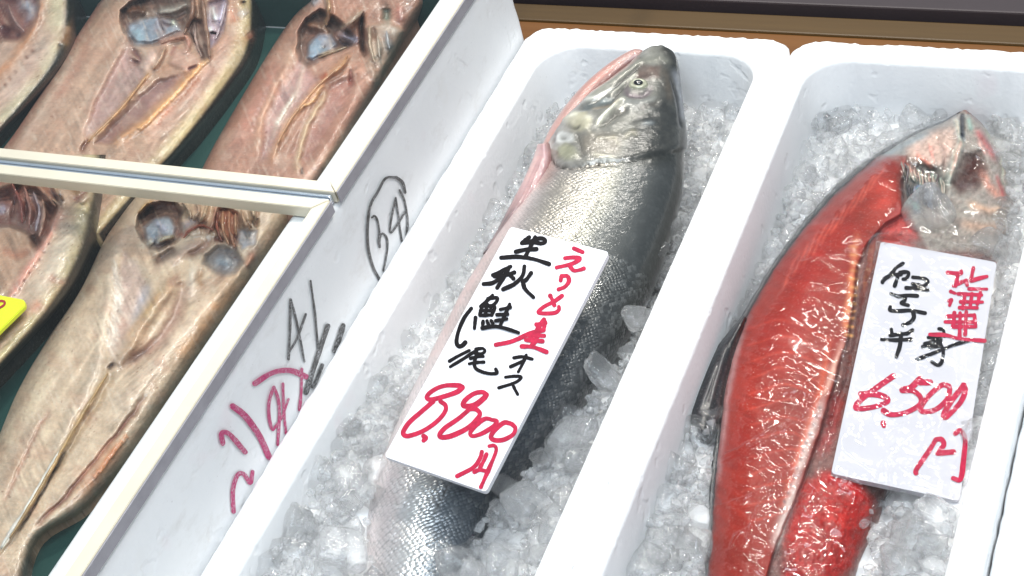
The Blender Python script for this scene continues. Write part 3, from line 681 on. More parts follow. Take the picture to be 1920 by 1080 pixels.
# --- the large split fish below the rail
def zE(S, T, U, V): return .023 + (.0255 - .010 * smooth(S, .5, 1)) * dome(S, T, 7)
def cE(S, T, U, V):
    c = lin((180, 160, 138)) * np.ones(S.shape + (1,)); w = smooth(T, .90, 1.0)[..., None] * .5
    c = c * (1 - w) + lin((168, 130, 96)) * w
    k = (smooth(S, .86, .98) * smooth(T, .82, .97))[..., None]; c = c * (1 - k) + lin((60, 58, 48)) * k
    k = smooth(S, .93, 1.0)[..., None] * .6; return c * (1 - k) + lin((120, 95, 82)) * k
fE = [
    ('s', [(228, 440), (214, 478), (206, 530), (194, 600), (186, 660), (170, 710), (140, 770), (100, 850)], 8, .0022, (196, 178, 158), .7),
    ('p', [(232, 470), (262, 500), (275, 540), (262, 600), (240, 660), (212, 690), (205, 650), (214, 560)], 8, -.002, (172, 150, 140), .75),
    ('s', [(278, 535), (262, 580), (250, 615)], 8, -.0012, (150, 150, 158), .7),
    ('s', [(325, 525), (300, 560), (270, 600), (248, 640), (228, 670), (215, 685)], 13, .0075, (176, 152, 122), .75),
    ('s', [(345, 540), (330, 590), (300, 640), (262, 668), (225, 688)], 10, -.005, (136, 104, 96), .75),  # hollow beside the lobe, its shadow put into the darker colour
    ('s', [(300, 545), (272, 585), (240, 630)], 4, .0015, (170, 138, 92), .6),
    ('s', [(210, 684), (203, 694)], 4, -.003, (58, 38, 34), .9),
    ('s', [(202, 700), (180, 735), (150, 785), (118, 840), (88, 895), (55, 950), (18, 1010), (-10, 1050)], 4, .0022, (172, 140, 92), .9),
    ('s', [(212, 705), (188, 745), (158, 795), (125, 850), (95, 900)], 5, -.0022, (150, 128, 100), .6),
    ('s', [(118, 838), (92, 886), (62, 938), (32, 985), (4, 1030)], 4.5, .002, (226, 222, 212), .95),  # shiny sinew, its glint put into the pale colour
    ('s', [(122, 848), (96, 895), (66, 948), (36, 996)], 1.8, -.0015, (70, 56, 42), .9),
    ('s', [(400, 560), (340, 625), (270, 710), (225, 765)], 15, .003, (188, 168, 150), .6),
    ('s', [(450, 520), (392, 598), (335, 680)], 15, .001, (172, 132, 98), .75),
    ('s', [(270, 748), (235, 795), (190, 850), (150, 900), (105, 950), (70, 985)], 4, -.0028, (126, 84, 72), .85),
    ('s', [(225, 830), (185, 885), (150, 930)], 14, .0008, (164, 116, 84), .65),
    ('s', [(92, 770), (60, 830), (30, 890), (8, 940)], 4, -.0012, (146, 104, 88), .65), ('s', [(70, 800), (35, 850), (5, 920)], 10, .0006, (168, 138, 116), .5),
    ('s', [(155, 770), (110, 850), (60, 935)], 5, -.001, (156, 126, 90), .55),
    ('s', [(120, 640), (90, 700), (50, 780)], 16, .0008, (186, 168, 146), .5),
    ('s', [(250, 385), (228, 425), (205, 470), (180, 520)], 12, .001, (180, 158, 140), .6),
    ('p', [(262, 398), (275, 385), (300, 378), (328, 375), (342, 395), (338, 415), (345, 440), (325, 455), (300, 470), (282, 466), (268, 450), (258, 425)], 5, -.010, (104, 82, 74), .9),
    ('p', [(272, 425), (290, 408), (318, 408), (330, 425), (328, 446), (300, 460), (278, 458)], 5, .004, (136, 144, 152), .9),
    ('s', [(298, 452), (310, 446), (326, 444)], 5, .004, (196, 184, 158), .9), ('s', [(278, 452), (286, 460)], 5, .002, (186, 178, 160), .8),
    ('s', [(290, 415), (305, 425), (312, 432)], 5, .002, (160, 164, 180), .8), ('s', [(294, 448), (290, 460)], 1.8, -.002, (60, 46, 44), .8),
    ('s', [(262, 400), (270, 386), (285, 376)], 4, .005, (186, 150, 92), .9), ('s', [(285, 385), (310, 380), (328, 385)], 7, .003, (128, 88, 78), .8),
    ('s', [(340, 380), (352, 390), (358, 408)], 6, .006, (186, 164, 138), .9), ('s', [(368, 375), (372, 395), (362, 412)], 6, .006, (182, 156, 132), .9),
    ('s', [(390, 378), (384, 400), (376, 415)], 5, .005, (188, 162, 132), .85), ('s', [(345, 425), (358, 420), (372, 414)], 7, .004, (184, 168, 168), .9),
    ('s', [(340, 445), (355, 432), (375, 424)], 3.5, .003, (150, 88, 70), .9), ('s', [(375, 418), (385, 425)], 5, -.002, (110, 60, 48), .9),
    ('s', [(358, 440), (378, 432)], 7, .004, (192, 174, 154), .9), ('s', [(405, 385), (400, 410), (388, 435)], 5, .005, (156, 112, 92), .9),
    ('p', [(410, 392), (428, 388), (446, 400), (448, 440), (442, 470), (420, 450), (405, 425)], 5, -.006, (140, 88, 70), .9),
    ('s', [(418, 400), (418, 430), (428, 455)], 3.5, .006, (184, 140, 108), .9), ('s', [(430, 398), (430, 430), (440, 462)], 3.5, .006, (176, 124, 94), .9),
    ('s', [(440, 402), (442, 440)], 3, .005, (170, 132, 104), .9), ('s', [(405, 400), (404, 430), (414, 452)], 3, -.003, (98, 54, 44), .9),
    ('s', [(452, 395), (458, 415), (466, 428)], 5, .006, (182, 150, 122), .9), ('s', [(470, 390), (478, 412)], 6, .006, (188, 166, 140), .9),
    ('s', [(482, 395), (480, 425)], 3, -.003, (128, 92, 72), .8), ('s', [(462, 412), (470, 428)], 2, -.003, (96, 62, 48), .8),
    ('p', [(448, 430), (482, 432), (478, 458), (455, 470), (445, 450)], 5, -.002, (166, 164, 166), .9),
    ('s', [(400, 448), (412, 452), (420, 452)], 5, -.003, (112, 64, 54), .9),
    ('p', [(385, 478), (410, 462), (440, 470), (452, 490), (440, 515), (415, 518), (395, 505), (382, 495)], 8, -.007, (118, 112, 112), .9),
    ('s', [(400, 490), (420, 488), (430, 500)], 9, .002, (142, 148, 152), .8), ('s', [(378, 505), (375, 525), (380, 535)], 5, -.002, (140, 110, 82), .8),
    ('s', [(395, 450), (370, 470), (352, 478)], 6, -.003, (128, 92, 80), .8), ('s', [(382, 455), (352, 465), (320, 495)], 8, .003, (176, 152, 136), .8),
    ('s', [(330, 468), (308, 482), (290, 490)], 7, -.006, (92, 72, 66), .85), ('s', [(335, 515), (322, 530), (345, 532)], 6, -.002, (140, 108, 92), .7),
    ('s', [(455, 500), (430, 530), (400, 560)], 8, .002, (192, 168, 144), .7), ('s', [(480, 475), (462, 498)], 7, .003, (186, 132, 104), .8),
    ('s', [(365, 500), (360, 530), (348, 560)], 7, .002, (184, 170, 156), .7),
] + serr([(238, 818), (205, 858), (178, 895)], 16, 2.2, (186, 122, 78), .001, 9, 1.0) \
  + serr([(218, 500), (222, 545), (216, 600), (206, 650)], 26, 2.2, (196, 182, 168), .0007, 34, 1.05)
fishE = sheet_fish('split_fish', [(275, 335), (236, 385), (196, 450), (150, 545), (92, 632), (35, 730), (0, 812), (-40, 905), (-70, 1000), (-90, 1110)],
    [(575, 345), (552, 395), (506, 478), (440, 575), (372, 672), (305, 768), (238, 868), (158, 955), (72, 1012), (42, 1110)], zE, fE, cE, M_flesh, 380, 230, fib=1.0, jit=4.0, wk=1.15, dk=1.15, gain=1.0)
tag(fishE, 'largest split fish, pale and nearest, with its tail at the bottom left corner', 'fish', 'split fish in the tall box')

# --- bones that stand out of the flesh
BONE = (196, 168, 132); DARKB = (128, 84, 66)
for host, bones in (
    (fishA, [('gill_bone', [(15, 10), (30, 40), (45, 60)], .0016, (150, 118, 112), .005)]),
    (fishB, [('backbone', [(278, 138), (258, 165), (232, 198), (208, 224), (184, 247), (163, 268)], .0014, (192, 148, 104), .0006),
             ('gill_bone', [(360, -14), (362, 20), (353, 45), (346, 64)], .0018, (140, 104, 84), .004), ('gill_bone', [(378, -14), (383, 25), (388, 60), (393, 106)], .0018, (146, 112, 92), .004),
             ('gill_bone', [(298, 24), (326, 20), (350, 8)], .0015, (180, 172, 160), .003), ('gill_bone', [(302, 82), (324, 73), (346, 68)], .0013, (190, 146, 126), .002),
             ('gill_bone', [(310, 88), (301, 110), (286, 130)], .0013, (200, 166, 140), .001), ('gill_bone', [(366, 48), (368, 78), (378, 106)], .0011, (176, 152, 142), .003), ('gill_bone', [(424, 4), (416, 40), (404, 74)], .0013, (190, 176, 186), .003)]),
    (fishC, [('backbone', [(652, 105), (632, 130), (606, 152), (580, 180), (545, 225), (520, 270)], .0014, (196, 148, 110), .0006),
             ('gill_bone', [(615, -12), (617, 20), (611, 48)], .0015, (190, 152, 116), .005), ('gill_bone', [(640, 56), (660, 40), (680, 20)], .0016, (188, 166, 146), .004), ('gill_bone', [(596, 108), (624, 98), (650, 88)], .0011, (160, 138, 112), .003),
             ('gill_bone', [(692, 50), (694, 85), (703, 118)], .0012, (184, 164, 142), .002), ('gill_bone', [(708, 66), (712, 108)], .0011, (180, 166, 150), .002), ('gill_bone', [(724, 58), (730, 92)], .0012, (170, 172, 174), .002)]),
    (fishD, [('gill_bone', [(-10, 355), (18, 345), (38, 340)], .0018, (190, 154, 134), .003), ('gill_bone', [(40, 344), (70, 350), (92, 372), (105, 388)], .0015, (172, 130, 108), .003),
             ('gill_filament', [(22, 345), (38, 380), (42, 418)], .0014, (150, 84, 74), .004), ('gill_filament', [(46, 350), (56, 390), (55, 424)], .0014, (176, 126, 112), .004),
             ('gill_filament', [(62, 360), (74, 395), (67, 434)], .0013, (188, 172, 178), .004), ('gill_filament', [(80, 374), (83, 405), (74, 444)], .0013, (190, 152, 132), .004), ('gill_bone', [(94, 334), (104, 355), (117, 374)], .0013, (196, 164, 138), .002)]),
    (fishE, [('backbone', [(202, 700), (180, 735), (150, 785), (118, 840), (88, 895), (55, 950), (18, 1010)], .0012, (180, 148, 100), .0004), ('tendon_glint', [(112, 846), (90, 884), (60, 936), (30, 984), (2, 1028)], .0017, (226, 222, 212), .0006),  # the palest strand also carries that glint in its colour
             ('gill_filament', [(418, 396), (418, 430), (429, 458)], .0012, (190, 142, 108), .003), ('gill_filament', [(430, 396), (430, 430), (441, 464)], .0012, (180, 126, 94), .003), ('gill_filament', [(441, 400), (443, 442)], .0011, (176, 136, 106), .003), ('gill_filament', [(408, 398), (407, 428), (416, 452)], .0011, (150, 88, 70), .003),
             ('gill_bone', [(340, 378), (353, 390), (358, 410)], .0014, (190, 166, 140), .002), ('gill_bone', [(368, 372), (373, 395), (362, 414)], .0014, (188, 160, 136), .002), ('gill_bone', [(390, 376), (384, 400), (375, 417)], .0013, (192, 166, 136), .002),
             ('gill_bone', [(344, 446), (356, 432), (378, 423), (400, 432)], .0012, (160, 92, 72), .002), ('gill_bone', [(452, 393), (458, 415), (468, 430)], .0013, (186, 154, 126), .002), ('gill_bone', [(470, 388), (479, 414)], .0013, (192, 170, 144), .002), ('gill_bone', [(300, 452), (312, 446), (328, 444)], .0014, (200, 188, 160), .002)])):
    for nm, pts, r, c, dz in bones: strand(host, nm, pts, r, c, dz)

# --- yellow tag on the split fish
tq = at(np.array([-70, 43, 47, 46, 5, -70]), np.array([540, 561, 566, 574, 614, 690]), np.full(6, .066))
bm = bmesh.new(); top = [bm.verts.new(p) for p in tq]; f = bm.faces.new(top)
r = bmesh.ops.extrude_face_region(bm, geom=[f]); 
for v in [g for g in r['geom'] if isinstance(g, bmesh.types.BMVert)]: v.co.z -= .004
bmesh.ops.recalc_face_normals(bm, faces=bm.faces[:]); bmesh.ops.bevel(bm, geom=bm.edges[:], offset=.0006, segments=2, affect='EDGES')
me = bpy.data.meshes.new('price_tag'); bm.to_mesh(me); bm.free(); me.materials.append(M_yellow)
ytag = bpy.data.objects.new('price_tag', me); col.objects.link(ytag); tag(ytag, 'bright yellow tag at the left picture edge on a split fish', 'tag')

# ------------------------------------------------------------------ handwriting
def ribbon(strokes, p0, n, off, mat, parent, name, sub=10):
    """flat brush strokes on a plane; strokes: (points in picture, width)"""
    n = np.asarray(n, float); n = n / np.linalg.norm(n); V = []; F = []; lift = 0.0
    for pts, w in strokes:
        P = catmull(pts, max(4, len(pts) * sub)) if len(pts) > 1 else np.array([pts[0], pts[0]]) + [[-.1, 0], [.1, 0]]
        d = np.gradient(P, axis=0); d /= np.linalg.norm(d, axis=1)[:, None] + 1e-9; nr = np.c_[-d[:, 1], d[:, 0]]
        k = len(P); s = np.linspace(0, 1, k)
        wid = w * .5 * (0.80 + .35 * vnoise(s * 4 + pts[0][0], np.full(k, pts[0][1])))
        cap = 5; a = np.linspace(np.pi / 2, 0, cap)[:-1]
        A = [P[0] - d[0] * wid[0] * np.sin(x) for x in a]; Aw = [wid[0] * np.cos(x) for x in a]
        B = [P[-1] + d[-1] * wid[-1] * np.sin(x) for x in a[::-1]]; Bw = [wid[-1] * np.cos(x) for x in a[::-1]]
        Q = np.vstack(A + [P] + B); W = np.r_[Aw, wid, Bw]; N = np.vstack([np.tile(nr[0], (cap - 1, 1)), nr, np.tile(nr[-1], (cap - 1, 1))])
        rag = 1 + .10 * (vnoise(Q[:, 0] * .9, Q[:, 1] * .9) - .5)
        l = Q + N * (W * rag)[:, None]; r_ = Q - N * (W * (2 - rag))[:, None]
        h = off + lift + np.linspace(0, 4e-5, len(Q)); lift += 5e-5
        Lp = at_plane(l[:, 0], l[:, 1], p0, n) + n * h[:, None]; Rp = at_plane(r_[:, 0], r_[:, 1], p0, n) + n * h[:, None]
        b0 = len(V); V += list(Lp) + list(Rp); m = len(Q)
        F += [(b0 + i, b0 + i + 1, b0 + m + i + 1, b0 + m + i) for i in range(m - 1)]
    o = mesh_obj(name, np.array(V), F, mat, None, False)
    if parent is not None:
        if parent.type == 'EMPTY' or parent.location.length > 0: adopt(o, parent)
        else: o.parent = parent
    return o
def zoomed(x0, y0, s):
    return lambda pts: [(x0 + x / s, y0 + y / s) for x, y in pts]
zA_ = zoomed(820, 430, 4); zB_ = zoomed(720, 660, 4); zC_ = zoomed(1600, 460, 4.5); zD_ = zoomed(1560, 660, 3.6)
zE_ = zoomed(640, 320, 4.91); zF_ = zoomed(400, 500, 4.5); zG_ = zoomed(380, 640, 3.087)

def price_card(corners, z, n, th, label):
    c = np.array(corners, float); p0 = at(c[:, 0].mean(), c[:, 1].mean(), np.array(z)); n = np.array(n, float)
    Q = at_plane(c[:, 0], c[:, 1], p0, n); nn = n / np.linalg.norm(n)
    # square it up: a true rectangle of the mean sides
    ctr = Q.mean(0); ex = (Q[1] - Q[0] + Q[2] - Q[3]) / 2; ey = (Q[0] - Q[3] + Q[1] - Q[2]) / 2
    bm = bmesh.new(); r = .0025; pts = []
    ux = ex / np.linalg.norm(ex); uy = ey - ux * (ey @ ux); uy /= np.linalg.norm(uy); hx = np.linalg.norm(ex) / 2; hy = np.linalg.norm(ey) / 2
    for sx, sy, a0 in ((1, 1, 0), (-1, 1, 90), (-1, -1, 180), (1, -1, 270)):
        for a in range(0, 91, 30):
            t = math.radians(a0 + a); pts.append(ctr + ux * (sx * (hx - r) + r * math.cos(t)) + uy * (sy * (hy - r) + r * math.sin(t)))
    top = [bm.verts.new(p) for p in pts]; f = bm.faces.new(top)
    ret = bmesh.ops.extrude_face_region(bm, geom=[f])
    for v in [g for g in ret['geom'] if isinstance(g, bmesh.types.BMVert)]: v.co -= Vector(nn * th)
    bmesh.ops.recalc_face_normals(bm, faces=bm.faces[:])
    me = bpy.data.meshes.new('price_card'); bm.to_mesh(me); bm.free(); me.materials.append(M_card)
    o = bpy.data.objects.new('price_card', me); col.objects.link(o); tag(o, label, 'price card', 'handwritten price cards')
    return o, p0, nn
card1, c1p, c1n = price_card([(958, 424), (1143, 474), (910, 921), (720, 857)], .034, (.02, -.22, 1), .0045,
                             'white price card on the silver salmon reading 8,800')
B1 = 33 / 4; R1 = 38 / 4
chars1 = [
  (zA_, M_ink, B1, [[(690, 60), (640, 98)], [(635, 105), (700, 95), (760, 70), (800, 75), (810, 95), (780, 108), (740, 100)], [(735, 60), (700, 130), (665, 200)], [(590, 170), (660, 155), (745, 150)], [(480, 215), (600, 208), (720, 225), (838, 262)]]),
  (zA_, M_ink, B1, [[(550, 280), (480, 318), (418, 345)], [(430, 355), (520, 345), (578, 325)], [(540, 285), (500, 360), (450, 440)], [(505, 345), (420, 402), (348, 412)], [(545, 340), (572, 372)], [(655, 280), (640, 350), (580, 412), (495, 452)], [(705, 330), (670, 378), (640, 398)], [(640, 385), (660, 450), (722, 512)]]),
  (zA_, M_ink, B1 * .86, [[(415, 495), (370, 540), (325, 580)], [(380, 522), (450, 515), (440, 550), (400, 585)], [(335, 575), (320, 645)], [(340, 578), (428, 580), (410, 645)], [(325, 612), (412, 612)], [(322, 648), (405, 645)], [(375, 565), (362, 648)], [(288, 665), (280, 745)], [(345, 692), (342, 722)], [(375, 690), (385, 718)], [(405, 688), (420, 712)], [(545, 565), (512, 640), (475, 722)], [(475, 605), (550, 588)], [(450, 645), (530, 640)], [(440, 690), (525, 676)], [(340, 745), (430, 732), (520, 750), (612, 780)]]),
  (zA_, M_ink, B1, [[(255, 595), (200, 670), (158, 770), (145, 848), (162, 878), (188, 872), (210, 850)]]),
  (zA_, M_ink, B1 * .8, [[(240, 910), (160, 950), (92, 990)], [(300, 905), (200, 970), (98, 1032)], [(290, 900), (340, 895), (358, 915), (330, 935), (282, 930)], [(250, 970), (300, 958), (345, 955)], [(240, 1010), (300, 1000), (350, 998)], [(300, 930), (280, 1000), (290, 1045), (340, 1072), (400, 1085), (448, 1080), (440, 1052)]]),
  (zA_, M_ink, B1 * .8, [[(575, 965), (640, 957), (712, 975)], [(668, 945), (640, 1010), (608, 1070)], [(650, 985), (595, 1012), (550, 1032)]]),
  (zB_, M_ink, B1 * .8, [[(912, 190), (980, 183), (1030, 190), (985, 230), (862, 270)], [(962, 238), (985, 285), (1003, 318)]]),
  (zA_, M_inkr, R1 * .85, [[(1025, 145), (1090, 172)], [(958, 218), (1020, 212), (1070, 222), (1010, 260), (895, 288)], [(990, 268), (1020, 308), (1060, 308), (1100, 295)]]),
  (zA_, M_inkr, R1 * .85, [[(932, 350), (925, 385)], [(938, 352), (975, 352), (988, 388), (960, 430), (910, 452)]]),
  (zA_, M_inkr, R1 * .85, [[(935, 500), (880, 540), (800, 582), (758, 622), (800, 632), (880, 628), (912, 605), (912, 582)], [(848, 500), (868, 540), (878, 570)]]),
  (zA_, M_inkr, R1 * .9, [[(800, 680), (770, 722), (745, 760)], [(745, 715), (812, 705)], [(808, 695), (798, 758)], [(798, 758), (700, 782), (560, 842), (440, 868)], [(802, 800), (725, 802), (685, 830)], [(765, 740), (742, 830), (705, 880)], [(665, 832), (790, 842)], [(635, 880), (720, 886), (820, 922)]]),
  (zB_, M_inkr, R1 * 1.05, [[(588, 265), (555, 252), (470, 252), (400, 272), (342, 310), (322, 342), (352, 358), (450, 335), (550, 300), (588, 268)], [(370, 372), (280, 450), (190, 530), (146, 600), (158, 628), (200, 628), (300, 590), (400, 520), (458, 450), (462, 402), (425, 372)]]),
  (zB_, M_inkr, R1 * 1.05, [[(768, 320), (738, 302), (680, 312), (620, 352), (594, 392), (612, 408), (680, 400), (748, 350), (768, 322)], [(655, 420), (560, 500), (460, 570), (418, 622), (442, 642), (520, 625), (630, 570), (700, 502), (720, 462), (692, 432), (645, 428)]]),
  (zB_, M_inkr, R1 * .95, [[(820, 512), (760, 502), (690, 550), (648, 608), (668, 632), (740, 610), (820, 560), (848, 522), (822, 512)]]),
  (zB_, M_inkr, R1 * .95, [[(958, 540), (900, 532), (830, 590), (803, 638), (832, 662), (900, 658), (968, 620), (986, 572), (960, 542)]]),
  (zB_, M_inkr, R1, [[(298, 632), (312, 646), (298, 665)]]),
  (zB_, M_inkr, R1 * .85, [[(735, 750), (720, 800), (670, 868), (550, 932)], [(770, 768), (752, 812), (722, 868)], [(678, 902), (720, 886), (785, 900)], [(790, 708), (828, 704), (842, 742), (800, 850), (728, 1015)]]),
]
for z_, mt, w, st in chars1:
    ribbon([(z_(s), w) for s in st], c1p, c1n, .0003, mt, card1, 'character')

# ------------------------------------------------------------------ marker writing on the tall box's side
XW = np.array([-.2139, 0, .05]); NW = np.array([1.0, 0, 0])
wall_marks = [
  (zE_, M_inkg, [([(490, 62), (400, 72), (325, 200), (264, 310), (240, 450), (234, 600), (248, 750), (292, 900), (345, 1000)], 22), ([(500, 62), (558, 110), (580, 200)], 24), ([(530, 180), (570, 262), (598, 400), (604, 500), (594, 588)], 16)]),
  (zE_, M_inkg, [([(275, 430), (300, 416), (328, 460), (344, 560), (340, 600)], 15), ([(345, 590), (378, 580), (412, 622), (418, 700), (402, 820), (380, 920)], 16), ([(350, 600), (340, 640), (345, 700)], 22)]),
  (zE_, M_inkg, [([(495, 252), (462, 400), (442, 538), (456, 568), (520, 480), (578, 382)], 16), ([(495, 252), (520, 420), (538, 560), (552, 650)], 14)]),
  (zF_, M_inkg, [([(645, 275), (642, 500), (628, 780)], 18), ([(648, 275), (700, 480), (762, 800)], 16), ([(630, 720), (700, 600), (772, 402)], 18)]),
  (zF_, M_inkg, [([(815, 120), (850, 380), (878, 690)], 16), ([(960, 500), (892, 700), (815, 940), (775, 1060)], 34), ([(1090, 495), (1050, 620), (1015, 710)], 34), ([(912, 830), (860, 960), (830, 1010)], 26)]),
  (zG_, M_inkp, [([(298, 243), (400, 182), (500, 168), (598, 205)], 26), ([(570, 160), (566, 300), (556, 395)], 14)]),
  (zG_, M_inkp, [([(408, 265), (382, 340), (380, 430), (398, 508), (420, 490)], 15), ([(408, 265), (432, 330), (440, 420), (430, 598)], 14), ([(460, 245), (466, 400), (478, 532)], 14), ([(492, 335), (452, 440), (402, 512)], 12)]),
  (zG_, M_inkp, [([(170, 375), (240, 430), (320, 540), (380, 668)], 29), ([(112, 590), (106, 532), (150, 537), (242, 640)], 24)]),
  (zG_, M_inkp, [([(285, 755), (272, 820), (238, 772), (206, 766), (182, 810), (170, 880), (175, 985)], 20)]),
]
for z_, mt, st in wall_marks:
    sc = {zE_: 4.91, zF_: 4.5, zG_: 3.087}[z_]
    ribbon([(z_(p), 1.25 * w / sc) for p, w in st], XW, NW, .0006, mt, left_box, 'marker_writing')
ribbon([([(-14, 580), (-2, 566), (8, 566), (8, 572), (-4, 580)], 4)], tq[0], (0, 0, 1), .0004, M_redp, ytag, 'printed_mark')

